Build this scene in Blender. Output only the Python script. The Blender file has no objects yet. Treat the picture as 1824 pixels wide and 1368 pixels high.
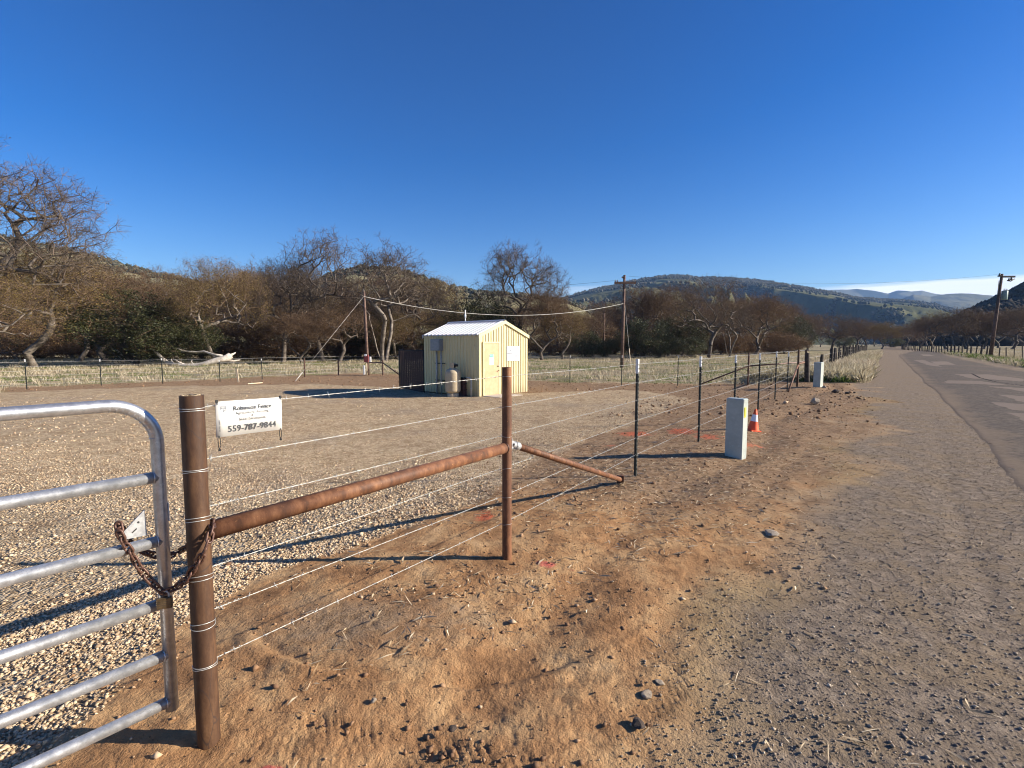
import bpy, math, random
import numpy as np
from mathutils import Vector, Matrix
R = math.radians; USE_HAZE = True
SC = bpy.context.scene
COL = SC.collection
random.seed(7); rng = np.random.default_rng(7)

# ------------------------------------------------------------------ camera
CAM_H = 1.7; FPX = 900.0; PITCH = math.atan(72/900)
cam = bpy.data.objects.new('camera', bpy.data.cameras.new('camera')); COL.objects.link(cam)
cam.location = (0, 0, CAM_H); cam.rotation_euler = (R(90)-PITCH, 0, 0)
cam.data.sensor_width = 36; cam.data.lens = 36*FPX/1824
cam.data.clip_start = 0.05; cam.data.clip_end = 60000
SC.camera = cam
# ------------------------------------------------------------------ light
SUN_EL = R(22); SUN_DIR = Vector((math.cos(SUN_EL)*.9978, -math.cos(SUN_EL)*.067, math.sin(SUN_EL)))
sun = bpy.data.objects.new('sun', bpy.data.lights.new('sun', 'SUN')); COL.objects.link(sun)
sun.data.energy = 5.0; sun.data.angle = R(.53); sun.data.color = (1, .90, .76)
sun.rotation_euler = SUN_DIR.to_track_quat('Z', 'Y').to_euler()
SC.view_settings.view_transform = 'Standard'; SC.view_settings.look = 'None'
SC.view_settings.exposure = 1.17; SC.view_settings.gamma = 1; SC.view_settings.use_curve_mapping = False
SC.cycles.use_denoising = True; SC.cycles.filter_width = 1.05
SC.cycles.volume_bounces = 0; SC.cycles.max_bounces = 6; SC.cycles.transparent_max_bounces = 8
SC.cycles.volume_step_rate = 1

class NT:
    def __init__(s, tree): s.t = tree; s.N = tree.nodes; s.L = tree.links
    def n(s, typ, ins=None, **kw):
        nd = s.N.new(typ)
        for k, v in kw.items(): setattr(nd, k, v)
        for k, v in (ins or {}).items():
            if isinstance(v, bpy.types.NodeSocket): s.L.new(v, nd.inputs[k])
            else: nd.inputs[k].default_value = v
        return nd
    def math(s, op, a, b=0.0, c=0.0, clamp=False):
        return s.n('ShaderNodeMath', {0: a, 1: b, 2: c}, operation=op, use_clamp=clamp).outputs[0]
    def mix(s, f, a, b):
        nd = s.N.new('ShaderNodeMix'); nd.data_type = 'RGBA'
        for i, v in ((0, f), (6, a), (7, b)):
            if isinstance(v, bpy.types.NodeSocket): s.L.new(v, nd.inputs[i])
            else: nd.inputs[i].default_value = v if i == 0 else (tuple(v)+(1,) if len(v) == 3 else v)
        return nd.outputs[2]
    def ss(s, v, a, b):
        nd = s.n('ShaderNodeMapRange', {0: v, 1: a, 2: b, 3: 0.0, 4: 1.0}); nd.interpolation_type = 'SMOOTHSTEP'
        return nd.outputs[0]
    def noise(s, vec, scale, detail=4, rough=.55, out=0):
        return s.n('ShaderNodeTexNoise', {'Vector': vec, 'Scale': scale, 'Detail': detail, 'Roughness': rough}).outputs[out]
    def vor(s, vec, scale, feature='F1', out='Distance'):
        return s.n('ShaderNodeTexVoronoi', {'Vector': vec, 'Scale': scale}, feature=feature).outputs[out]
    def ramp(s, f, stops):
        nd = s.n('ShaderNodeValToRGB', {0: f}); cr = nd.color_ramp
        while len(cr.elements) < len(stops): cr.elements.new(.5)
        for e, (p, c) in zip(cr.elements, stops): e.position = p; e.color = tuple(c)+(1,)
        return nd.outputs[0]

W = bpy.data.worlds.new('World'); SC.world = W; W.use_nodes = True
W.node_tree.nodes.clear(); w = NT(W.node_tree)
sky = w.n('ShaderNodeTexSky', sky_type='NISHITA'); sky.sun_disc = False
sky.sun_elevation = SUN_EL; sky.sun_rotation = R(93.8); sky.altitude = 300
sky.air_density = 1.0; sky.dust_density = 0.6; sky.ozone_density = 3.0
tc = w.n('ShaderNodeTexCoord').outputs['Generated']
sx = w.n('ShaderNodeSeparateXYZ', {0: tc})
az = w.math('ARCTAN2', sx.outputs[0], sx.outputs[1]); el = w.math('ARCSINE', sx.outputs[2])
sv = w.n('ShaderNodeCombineXYZ', {0: w.math('MULTIPLY', az, 4.0), 1: w.math('MULTIPLY', el, 60.0), 2: 0.0}).outputs[0]
nz = w.noise(sv, 1.3, 5, .6)
top = w.math('ADD', w.math('MULTIPLY', w.math('SUBTRACT', nz, .5), .016), R(5.35))
band = w.math('MULTIPLY', w.ss(w.math('SUBTRACT', top, el), -.002, .004), w.ss(az, R(29), R(36)))
wisp = w.math('MULTIPLY', w.ss(nz, .40, .62), w.math('MULTIPLY', w.ss(az, R(4), R(8)), w.math('SUBTRACT', 1.0, w.ss(az, R(9), R(14)))))
wisp = w.math('MULTIPLY', wisp, w.math('MULTIPLY', w.ss(el, R(4.6), R(5.2)), w.math('SUBTRACT', 1.0, w.ss(el, R(6.0), R(6.7)))))
cm = w.math('ADD', w.math('MULTIPLY', band, w.math('ADD', .85, w.math('MULTIPLY', nz, .3))), w.math('MULTIPLY', wisp, .35), clamp=True)
pre = w.n('ShaderNodeVectorMath', {0: sky.outputs[0], 'Scale': .16}, operation='SCALE').outputs[0]
gam = w.n('ShaderNodeGamma', {'Color': pre, 'Gamma': 1.22}).outputs[0]
post = w.n('ShaderNodeVectorMath', {0: gam, 'Scale': 7.2}, operation='SCALE').outputs[0]
hsv = w.n('ShaderNodeHueSaturation', {'Color': post, 'Saturation': 1.34, 'Value': 1.2, 'Hue': .514})
skc = w.mix(cm, hsv.outputs[0], (12.5, 12.6, 12.8))
bg = w.n('ShaderNodeBackground', {'Color': skc, 'Strength': 0.052})
w.L.new(bg.outputs[0], w.n('ShaderNodeOutputWorld').inputs[0])

# ------------------------------------------------------------------ numeric helpers
def _hash(ix, iy, seed):
    h = (ix.astype(np.int64)*374761393 + iy.astype(np.int64)*668265263 + seed*974711) & 0xffffffff
    h = ((h ^ (h >> 13))*1274126177) & 0xffffffff
    h = (h ^ (h >> 16)) & 0xffffff
    return h/float(0xffffff)
def vnoise(x, y, seed=0):
    ix = np.floor(x); iy = np.floor(y); fx = x-ix; fy = y-iy
    fx = fx*fx*(3-2*fx); fy = fy*fy*(3-2*fy)
    a = _hash(ix, iy, seed); b = _hash(ix+1, iy, seed); c = _hash(ix, iy+1, seed); d = _hash(ix+1, iy+1, seed)
    return (a*(1-fx)+b*fx)*(1-fy)+(c*(1-fx)+d*fx)*fy
def fbm(x, y, scale, octv=4, seed=0):
    s = 0; a = 1; t = 0
    for o in range(octv):
        s = s+a*vnoise(x*scale*2**o+17.3*o, y*scale*2**o-9.1*o, seed+o); t += a; a *= .5
    return s/t-.5
def sstep(x, a, b):
    t = np.clip((x-a)/(b-a), 0, 1); return t*t*(3-2*t)
CT, ST = math.cos(R(36.5)), math.sin(R(36.5))
def uv(x, y): return ST*x+CT*y, -CT*x+ST*y
def terrain(x, y):
    x = np.asarray(x, float); y = np.asarray(y, float)
    u, v = uv(x, y); vp = np.maximum(v-2.4, 0)
    return -0.7*(1-np.exp(-vp/11))
def ray(px, py):
    a, b, c = px-912, FPX, -(py-684)
    cp, sp = math.cos(PITCH), math.sin(PITCH)
    return a, b*cp+c*sp, -b*sp+c*cp
def hit(px, py, dz=0.0):                       # where the sight line through a point of the photo meets the ground
    dx, dy, dzr = ray(px, py); z = 0.0
    for _ in range(30):
        t = (z+dz-CAM_H)/dzr; z = .5*z+.5*float(terrain(dx*t, dy*t))
    return Vector((dx*t, dy*t, z))
def at(px, py, Y):
    dx, dy, dz = ray(px, py); t = Y/dy
    return Vector((dx*t, Y, CAM_H+dz*t))
def gz(x, y): return float(terrain(x, y))

# ------------------------------------------------------------------ objects helpers
def mesh_np(name, V, F, mats, smooth=False, mi=None):
    V = np.asarray(V, np.float32); F = np.asarray(F, np.int32)
    me = bpy.data.meshes.new(name)
    me.vertices.add(len(V)); me.vertices.foreach_set('co', V.ravel())
    k = F.shape[1]
    me.loops.add(F.size); me.loops.foreach_set('vertex_index', F.ravel())
    me.polygons.add(len(F)); me.polygons.foreach_set('loop_start', np.arange(0, F.size, k, dtype=np.int32))
    me.polygons.foreach_set('loop_total', np.full(len(F), k, np.int32))
    for m in (mats if isinstance(mats, (list, tuple)) else [mats]): me.materials.append(m)
    if mi is not None: me.polygons.foreach_set('material_index', np.asarray(mi, np.int32))
    if smooth: me.polygons.foreach_set('use_smooth', np.ones(len(F), bool))
    me.update(calc_edges=True)
    return me
def link(name, me, parent=None, loc=None, rot=None):
    o = bpy.data.objects.new(name, me); COL.objects.link(o)
    if parent: o.parent = parent
    if loc is not None: o.location = loc
    if rot is not None: o.rotation_euler = rot
    return o
def tag(o, label=None, cat=None, group=None, kind=None):
    if label: o['label'] = label
    if cat: o['category'] = cat
    if group: o['group'] = group
    if kind: o['kind'] = kind
    return o
def thing(name, label, cat, loc=(0, 0, 0), rz=0, group=None):
    o = bpy.data.objects.new(name, None); COL.objects.link(o); o.empty_display_size = .1
    o.location = loc; o.rotation_euler = (0, 0, rz)
    return tag(o, label, cat, group)
def basis(d):
    d = np.asarray(d, float); d = d/np.linalg.norm(d)
    a = np.array([0, 0, 1.]) if abs(d[2]) < .9 else np.array([1., 0, 0])
    x = np.cross(a, d); x /= np.linalg.norm(x); return x, np.cross(d, x), d
class MB:
    def __init__(s): s.V = []; s.F = []; s.S = []
    def add(s, vs, fs, sm=False):
        b = len(s.V); s.V += [tuple(v) for v in vs]
        for f in fs: s.F.append(tuple(i+b for i in f)); s.S.append(sm)
        return s
    def box(s, c, size, M=None):
        hx, hy, hz = size[0]/2, size[1]/2, size[2]/2
        vs = [Vector((x*hx, y*hy, z*hz)) for z in (-1, 1) for y in (-1, 1) for x in (-1, 1)]
        if M is not None: vs = [M @ v for v in vs]
        c = Vector(c); vs = [v+c for v in vs]
        return s.add(vs, [(0, 2, 3, 1), (4, 5, 7, 6), (0, 1, 5, 4), (2, 6, 7, 3), (0, 4, 6, 2), (1, 3, 7, 5)])
    def bbox(s, c, size, bev=.01, M=None):          # box with chamfered vertical and top edges
        hx, hy, hz = size[0]/2, size[1]/2, size[2]/2; b = bev; rings = []
        for z, i in ((-hz, 0), (hz-b, 0), (hz, b)):
            x, y = hx-i, hy-i; e = b
            rings.append([(x-e, -y, z), (x, -y+e, z), (x, y-e, z), (x-e, y, z), (-x+e, y, z), (-x, y-e, z), (-x, -y+e, z), (-x+e, -y, z)])
        vs = [Vector(v) for r in rings for v in r]
        if M is not None: vs = [M @ v for v in vs]
        c = Vector(c); vs = [v+c for v in vs]
        fs = [tuple(range(7, -1, -1)), tuple(range(16, 24))]
        for k in (0, 8):
            for i in range(8): fs.append((k+i, k+(i+1) % 8, k+8+(i+1) % 8, k+8+i))
        return s.add(vs, fs)
    def tube(s, pts, rad, n=8, cap=True, closed=False, smooth=True):
        pts = [np.asarray(p, float) for p in pts]; m = len(pts)
        rads = rad if isinstance(rad, (list, tuple)) else [rad]*m
        base = len(s.V); vs = []; x = None
        for i in range(m):
            if closed: d = pts[(i+1) % m]-pts[i-1]
            else: d = pts[min(i+1, m-1)]-pts[max(i-1, 0)]
            d = d/(np.linalg.norm(d)+1e-12)
            if x is None: x = basis(d)[0]
            x = x-d*np.dot(x, d); x /= np.linalg.norm(x); y = np.cross(d, x)
            for k in range(n):
                a = 2*math.pi*k/n; vs.append(pts[i]+(x*math.cos(a)+y*math.sin(a))*rads[i])
        fs = []
        for i in range(m if closed else m-1):
            j = (i+1) % m
            for k in range(n): fs.append((i*n+k, i*n+(k+1) % n, j*n+(k+1) % n, j*n+k))
        s.add(vs, fs, smooth)
        if cap and not closed:
            for r, rev in ((0, True), (m-1, False)):
                ids = [base+r*n+k for k in range(n)]
                s.F.append(tuple(reversed(ids)) if rev else tuple(ids)); s.S.append(False)
        return s
    def lathe(s, prof, c=(0, 0, 0), n=20):
        vs = [(c[0]+r*math.cos(2*math.pi*k/n), c[1]+r*math.sin(2*math.pi*k/n), c[2]+z) for r, z in prof for k in range(n)]
        fs = [(i*n+k, i*n+(k+1) % n, (i+1)*n+(k+1) % n, (i+1)*n+k) for i in range(len(prof)-1) for k in range(n)]
        return s.add(vs, fs, True)
    def mesh(s, name, mat):
        me = bpy.data.meshes.new(name); me.from_pydata(s.V, [], s.F)
        me.polygons.foreach_set('use_smooth', s.S)
        for m in (mat if isinstance(mat, (list, tuple)) else [mat]): me.materials.append(m)
        me.update(); return me
    def build(s, name, mat, parent=None, loc=None, rot=None): return link(name, s.mesh(name, mat), parent, loc, rot)
def copy_tree(o, parent=None, skip=()):
    c = o.copy(); COL.objects.link(c); c.parent = parent
    for ch in o.children:
        if ch.name.split('.')[0] not in skip: copy_tree(ch, c)
    return c

# ------------------------------------------------------------------ materials
def mat(name, fn=None, base=(.5, .5, .5), rough=.6, metal=0.0, spec=.5):
    m = bpy.data.materials.new(name); m.use_nodes = True; t = NT(m.node_tree)
    p = m.node_tree.nodes['Principled BSDF']
    p.inputs['Base Color'].default_value = tuple(base)+(1,); p.inputs['Roughness'].default_value = rough
    p.inputs['Metallic'].default_value = metal; p.inputs['Specular IOR Level'].default_value = spec
    if fn:
        co = t.n('ShaderNodeTexCoord').outputs['Object']; fn(t, p, co)
    return m
def bump(t, p, h, strength=.5, dist=.01):
    b = t.n('ShaderNodeBump', {'Height': h, 'Strength': strength, 'Distance': dist}); t.L.new(b.outputs[0], p.inputs['Normal'])
def two(name, a, b, scale=8, rough=.7, metal=0, bs=.3, bd=.005, lo=.35, hi=.65, c=None, spec=.4, detail=6):
    def fn(t, p, co):
        n = t.noise(co, scale, detail, .65); col = t.mix(t.ss(n, lo, hi), a, b)
        if c is not None: col = t.mix(t.ss(t.noise(co, scale*5.3, 3, .6), .56, .68), col, c)
        t.L.new(col, p.inputs['Base Color']); t.L.new(t.math('MULTIPLY_ADD', n, .3, rough-.15), p.inputs['Roughness'])
        if bs: bump(t, p, t.noise(co, scale*6, 4, .7), bs, bd)
    return mat(name, fn, rough=rough, metal=metal, spec=spec)
M = {}
M['galv'] = two('galvanised_steel', (.46, .47, .48), (.60, .61, .62), 30, .40, .82, .12, .001, c=(.42, .44, .46))
M['galv_dull'] = two('dull_zinc_plate', (.30, .305, .31), (.46, .465, .46), 40, .55, .3, .2, .001)
M['wire'] = two('zinc_wire', (.40, .40, .37), (.60, .59, .54), 60, .42, .45, 0)
M['wire_far'] = two('weathered_wire', (.45, .44, .41), (.60, .58, .54), 20, .5, .2, 0)
def f_rust(t, p, co):
    st = t.n('ShaderNodeMapping', {'Vector': co, 'Scale': (1, 1, .35)}).outputs[0]
    n = t.noise(st, 14, 6, .7); n2 = t.noise(co, 70, 4, .7); n3 = t.noise(st, 4, 3, .5)
    col = t.ramp(n, [(.30, (.055, .028, .018)), (.48, (.145, .062, .030)), (.62, (.24, .11, .052)), (.78, (.36, .20, .095))])
    col = t.mix(t.math('MULTIPLY', t.ss(n3, .45, .7), .6), col, (.10, .05, .032))
    col = t.mix(t.ss(n2, .63, .72), col, (.40, .20, .08))
    t.L.new(col, p.inputs['Base Color']); p.inputs['Roughness'].default_value = .62
    bump(t, p, n2, .35, .003)
M['rust'] = mat('rusted_pipe', f_rust, rough=.7, spec=.3)
def f_rustd(t, p, co):
    st = t.n('ShaderNodeMapping', {'Vector': co, 'Scale': (1, 1, .25)}).outputs[0]
    n = t.noise(st, 12, 6, .7); n2 = t.noise(co, 55, 5, .7)
    col = t.ramp(n, [(.3, (.030, .016, .010)), (.5, (.072, .036, .019)), (.66, (.13, .068, .033)), (.8, (.20, .115, .058))])
    col = t.mix(t.ss(t.vor(st, 9, 'DISTANCE_TO_EDGE'), .014, .0), col, (.05, .03, .022))
    t.L.new(col, p.inputs['Base Color']); p.inputs['Roughness'].default_value = .6
    bump(t, p, n2, .4, .004)
M['rust_brown'] = mat('brown_weathered_pipe', f_rustd, spec=.35)
M['rust_dark'] = two('dark_rusted_chain', (.050, .024, .018), (.13, .066, .046), 60, .45, .3, .3, .001, c=(.22, .14, .10))
M['tpost'] = two('black_green_post_paint', (.012, .016, .014), (.03, .034, .03), 20, .55, 0, .1, .002)
M['white_tip'] = two('white_post_tip', (.68, .68, .65), (.78, .78, .76), 12, .5, 0, 0)
M['brass'] = two('dull_brass', (.10, .07, .038), (.17, .12, .065), 40, .42, .5, .1, .001)
M['zip'] = mat('black_plastic', base=(.012, .012, .012), rough=.4)
M['sign'] = two('white_sign_sheet', (.60, .59, .55), (.64, .63, .59), 6, .5, 0, 0)
M['ink'] = mat('dark_ink', base=(.035, .04, .045), rough=.6)
M['ink_grey'] = mat('grey_ink', base=(.22, .24, .27), rough=.6)
M['ink_teal'] = mat('teal_ink', base=(.03, .34, .27), rough=.6)
M['board'] = two('white_board', (.54, .56, .60), (.60, .62, .65), 4, .45, 0, 0)
def f_yel(t, p, co):
    st = t.n('ShaderNodeMapping', {'Vector': co, 'Scale': (1, 1, .12)}).outputs[0]
    n = t.noise(st, 9, 5, .7); col = t.mix(t.ss(n, .3, .75), (.56, .48, .255), (.65, .565, .325))
    sz = t.n('ShaderNodeSeparateXYZ', {0: co}).outputs[2]
    dirt = t.math('MULTIPLY', t.ss(t.math('ADD', sz, t.math('MULTIPLY', n, -.5)), .25, -.2), .5)
    col = t.mix(dirt, col, (.34, .25, .15)); col = t.mix(t.ss(t.noise(st, 30, 3, .6), .64, .74), col, (.42, .34, .22))
    t.L.new(col, p.inputs['Base Color']); p.inputs['Roughness'].default_value = .5
M['shed'] = mat('pale_yellow_sheet_metal', f_yel)
M['roof'] = two('white_roof_metal', (.42, .44, .47), (.50, .52, .55), 3, .5, .1, 0, c=(.5, .5, .5))
M['trim'] = two('yellow_trim', (.60, .52, .27), (.66, .575, .325), 6, .45, 0, 0)
M['door'] = two('tan_door_paint', (.47, .33, .18), (.54, .385, .22), 5, .5, 0, .1, .002)
M['grey_box'] = two('grey_enclosure', (.20, .22, .235), (.25, .265, .28), 8, .45, .1, 0)
M['conduit'] = two('grey_conduit', (.36, .35, .33), (.46, .45, .42), 20, .5, .2, 0)
M['tank'] = two('cream_tank_paint', (.40, .32, .21), (.46, .38, .26), 7, .5, 0, 0)
M['dark_metal'] = two('dark_iron', (.02, .02, .022), (.05, .045, .04), 14, .6, .2, .1)
M['slat'] = two('brown_privacy_slat', (.085, .042, .038), (.13, .068, .058), 9, .6, 0, .1)
M['cab'] = two('pale_green_cabinet', (.34, .375, .34), (.41, .445, .40), 5, .5, 0, .1, .002, c=(.40, .44, .40))
M['yellow_lab'] = mat('yellow_label', base=(.80, .72, .06), rough=.5)
M['cone'] = two('orange_cone', (.80, .085, .02), (.88, .13, .03), 9, .5, 0, 0)
M['cone_white'] = two('cone_reflective_band', (.74, .74, .76), (.82, .82, .83), 20, .4, 0, 0)
M['rubber'] = mat('black_rubber', base=(.03, .03, .03), rough=.8)
M['wood_pole'] = two('brown_pole_wood', (.075, .045, .035), (.19, .12, .09), 5, .85, 0, .5, .01)
M['wood_grey'] = two('grey_weathered_post', (.030, .024, .020), (.085, .07, .055), 6, .9, 0, .6, .02)
M['stake'] = two('pale_stake_wood', (.58, .46, .30), (.70, .57, .38), 10, .8, 0, .2)
M['concrete'] = two('concrete', (.42, .37, .31), (.52, .46, .39), 5, .9, 0, .3)
M['red_box'] = two('red_oxide_box', (.16, .03, .03), (.22, .05, .045), 8, .5, 0, 0)
M['white_paint'] = two('white_paint', (.70, .70, .68), (.80, .80, .77), 8, .5, 0, 0)
M['xfmr'] = two('transformer_paint', (.20, .27, .24), (.27, .34, .30), 6, .45, .1, 0)
M['ceramic'] = mat('insulator', base=(.10, .09, .09), rough=.3)
M['cable'] = two('overhead_cable', (.40, .38, .34), (.62, .58, .50), 3, .5, .2, 0)
M['black_coat'] = two('black_hide', (.008, .008, .008), (.018, .016, .015), 4, .7, 0, 0)
M['dead_wood'] = two('bleached_dead_wood', (.42, .37, .31), (.66, .60, .52), 1.6, .85, 0, .5, .05, c=(.28, .22, .17))
M['rock'] = two('tan_rock', (.30, .23, .16), (.46, .38, .28), 8, .9, 0, .6, .02)
M['rock_dark'] = two('dark_clod', (.05, .035, .028), (.11, .08, .06), 10, .9, 0, .6, .02)

def island(name, stops, rough=.85, bs=0, trans=0, big=None):
    def fn(t, p, co):
        g = t.n('ShaderNodeNewGeometry'); r = g.outputs['Random Per Island']
        col = t.ramp(r, stops)
        if big:
            nn = t.noise(co, big[0], 3, .5); col = t.mix(t.math('MULTIPLY', t.ss(nn, .38, .62), big[2]), col, big[1])
        t.L.new(col, p.inputs['Base Color'])
        if bs: bump(t, p, t.noise(co, 120, 3), bs, .002)
        if trans:
            tr = t.n('ShaderNodeBsdfTranslucent', {0: col}); mx = t.n('ShaderNodeMixShader', {0: trans, 1: p.outputs[0], 2: tr.outputs[0]})
            t.L.new(mx.outputs[0], t.N['Material Output'].inputs[0])
    return mat(name, fn, rough=rough, spec=.25)
M['pebble'] = island('cream_pebbles', [(0, (.26, .175, .10)), (.2, (.38, .27, .165)), (.5, (.50, .37, .23)), (.8, (.64, .50, .33)), (1, (.40, .34, .26))], .8, .2)
M['chip'] = island('grey_chips', [(0, (.15, .115, .085)), (.4, (.23, .178, .13)), (.75, (.33, .26, .19)), (1, (.52, .44, .33))], .85, .2)
M['clod'] = island('earth_clods', [(0, (.13, .075, .045)), (.5, (.26, .15, .08)), (.85, (.36, .23, .13)), (1, (.48, .36, .24))], .95, .2)
M['straw'] = island('straw_litter', [(0, (.22, .15, .08)), (.5, (.40, .30, .18)), (1, (.62, .52, .36))], .8)
M['drygrass'] = island('dry_grass', [(0, (.28, .22, .14)), (.5, (.46, .385, .265)), (1, (.64, .56, .42))], .85, 0, .3, (.10, (.25, .235, .11), .35))
M['greengrass'] = island('green_grass', [(0, (.06, .10, .02)), (.6, (.12, .18, .035)), (1, (.22, .26, .07))], .8, 0, .35)
BARK = {}
M['bark'] = two('grey_brown_bark', (.055, .042, .034), (.14, .115, .092), 3, .9, 0, .6, .03, c=(.24, .21, .17))
M['bark_pale'] = two('pale_bark', (.08, .064, .05), (.23, .195, .16), 1.6, .85, 0, .4, .03, c=(.10, .08, .065))
M['twig'] = island('brown_twigs', [(0, (.07, .046, .031)), (.5, (.125, .082, .054)), (1, (.20, .135, .088))], .9)
M['twig_grey'] = island('grey_twigs', [(0, (.055, .042, .033)), (.5, (.10, .074, .056)), (1, (.17, .13, .095))], .9)
M['leaf_russet'] = island('russet_dead_leaves', [(0, (.085, .046, .024)), (.5, (.14, .080, .038)), (1, (.21, .13, .06))], .8, 0, .25)
M['leaf_ochre'] = island('ochre_leaves', [(0, (.11, .074, .026)), (.5, (.18, .125, .040)), (1, (.26, .19, .068))], .8, 0, .3)
M['leaf_green'] = island('dark_evergreen_leaves', [(0, (.022, .026, .012)), (.5, (.044, .050, .020)), (1, (.085, .086, .034))], .55, 0, .2)
M['leaf_sage'] = island('sage_evergreen_leaves', [(0, (.038, .042, .022)), (.5, (.075, .082, .040)), (1, (.13, .135, .07))], .6, 0, .2)
# ------------------------------------------------------------------ ground
def poly_sd(x, y, P):                       # signed distance to a polygon, positive inside
    inside = np.zeros(x.shape, bool); d = np.full(x.shape, 1e9)
    n = len(P)
    for i in range(n):
        ax, ay = P[i]; bx, by = P[(i+1) % n]
        ex, ey = bx-ax, by-ay; L = ex*ex+ey*ey+1e-9
        t = np.clip(((x-ax)*ex+(y-ay)*ey)/L, 0, 1)
        d = np.minimum(d, np.hypot(x-ax-t*ex, y-ay-t*ey))
        c = ((ay > y) != (by > y)) & (x < (bx-ax)*(y-ay)/((by-ay) if by != ay else 1e-9)+ax)
        inside ^= c
    return np.where(inside, d, -d)
def wpoly(pts): return [tuple(hit(*p)[:2]) for p in pts]
PADP = wpoly([(1000, 795), (860, 885), (690, 955), (480, 1015), (300, 1115), (190, 1235), (60, 1368)]) + [(-2.6, .9), (-6, -3), (-22, -3), (-27, 18)] + \
       wpoly([(0, 700), (140, 694), (300, 688), (560, 684), (720, 692), (940, 700), (1110, 694), (1230, 708), (1180, 735)])
DIRTP = wpoly([(0, 1300), (150, 1150), (300, 1040), (480, 965), (690, 890), (880, 830), (1000, 770), (1090, 735), (1160, 715), (1200, 700), (1400, 690), (1465, 685), (1530, 690), (1555, 720), (1520, 775), (1455, 880), (1390, 960), (1320, 1060), (1260, 1200), (1240, 1368)]) + [(.5, 1.1), (-1.2, -3), (-5, -3), (-2.6, .9)]
BANDP = wpoly([(0, 705), (300, 692), (560, 686), (720, 694), (940, 702), (1110, 697), (1230, 712), (1400, 712), (1435, 682), (1330, 684), (1015, 681), (655, 664), (290, 680), (0, 692)])
SHOULD = None
def zones(x, y):
    u, v = uv(x, y); n1 = fbm(x, y, .9, 4, 3); n2 = fbm(x, y, 3.1, 3, 9)
    r = np.hypot(x, y)
    wob = (n1*1.3+n2*.5)*np.clip(r/9, .25, 1.6)
    pad = sstep(poly_sd(x, y, PADP)+wob*.55, -.10, .14)
    dirt = sstep(poly_sd(x, y, DIRTP)+wob*1.1, -.45, .45)
    band = sstep(poly_sd(x, y, BANDP)+wob*.8, -.5, .5)
    sh = sstep(1.25-v+wob*.35+.0*u, -.25, .35)*sstep(v+8.0+wob, 0, .5)     # grey shoulder and road margin
    dirt = np.maximum(dirt, band*(1-pad))*1.0
    sh = sh*(1-dirt); gap = sstep(v, .2, .6)*sstep(4.5-v, 0, .5)*sstep(27-u, 0, 1.5); dirt = np.maximum(dirt, gap*(1-sh)*(1-pad))
    field = np.clip(1-pad-dirt-sh, 0, 1)
    return pad, dirt, sh, field, band
def relief(x, y):
    pad, dirt, sh, field, band = zones(x, y); r = np.hypot(x, y); u, v = uv(x, y)
    near = 1/(1+(r/14)**2)
    h = dirt*(fbm(x, y, 1.6, 4, 21)*.070+fbm(x, y, 9, 3, 22)*.014*near+np.abs(fbm(x, y, 26, 2, 23))*-.020*near)
    h = h+pad*(fbm(x, y, .9, 3, 24)*.05+fbm(x, y, 20, 2, 25)*.010*near)
    h = h+sh*(fbm(x, y, 1.1, 3, 26)*.03+fbm(x, y, 14, 3, 27)*.014*near)
    h = h+field*fbm(x, y, .8, 4, 28)*.22*sstep(r, 10, 30)
    # shallow ditch and curved wheel scrape across the bare dirt
    g = np.abs(v-1.75+.18*np.sin(u*.9)); h = h-dirt*.035*np.exp(-(g/.22)**2)
    for vr in (.95, .55, -.75): h = h-(dirt+sh)*.011*np.exp(-((v-vr-.12*np.sin(u*.35)-.25*fbm(u, u*0, .3, 2, 90))/.10)**2)*sstep(u, 1.5, 3)*near
    for (cx, cy, rr, w_, d_) in SCRAPE:
        q = np.hypot(x-cx, y-cy)-rr; m_ = sstep(y, 1.3, 1.6)*sstep(cy-.55*rr-y, 0, .5)*sstep(fbm(x, y, 2.2, 2, 77), -.2, .05)
        h = h-dirt*m_*d_*np.exp(-(q/w_)**2)+dirt*m_*d_*.6*np.exp(-((q-w_*2)/(w_*1.4))**2)
    return h
_a = hit(800, 1210)
SCRAPE = [(_a.x-.1, _a.y+1.55, 1.55, .034, .020)]
# mud lug prints of a tyre in the damp patch
LUG = [(hit(1190, 1165), hit(1225, 1125), .17), (hit(560, 1300), hit(900, 1365), .2), (hit(380, 1290), hit(560, 1368), .22), (hit(1150, 1260), hit(1290, 1150), .16)]
def lugs(x, y):
    h = np.zeros_like(x)
    for a, b, w_ in LUG:
        d = np.array([b.x-a.x, b.y-a.y]); L = np.linalg.norm(d); d /= L
        s = (x-a.x)*d[0]+(y-a.y)*d[1]; t = -(x-a.x)*d[1]+(y-a.y)*d[0]
        m_ = (s > -.1) & (s < L+.1) & (np.abs(t) < w_/2)
        fr = ((s+np.abs(t)*.7)/.045) % 1
        h -= m_*(.010*(fr < .42)+.004)*(fbm(x, y, 6, 2, 5)+.45)
    return h
PAINT = [(1130, 772, 55, 8, 1.), (1215, 768, 45, 9, 1.), (1085, 795, 40, 5, .7), (750, 912, 30, 7, .8), (862, 921, 26, 13, 1.), (640, 897, 40, 7, .7), (1330, 790, 60, 10, .8), (1395, 800, 30, 6, .6),
         (1290, 805, 60, 7, .5), (1260, 778, 40, 8, .9), (1150, 740, 30, 4, .5), (690, 880, 30, 5, .5), (1440, 770, 30, 5, .3), (1350, 825, 30, 6, .4)]
PINK = [(975, 1000, 26, 9, 1.), (1015, 1008, 18, 5, .6), (470, 1364, 45, 9, 1.)]
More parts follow.
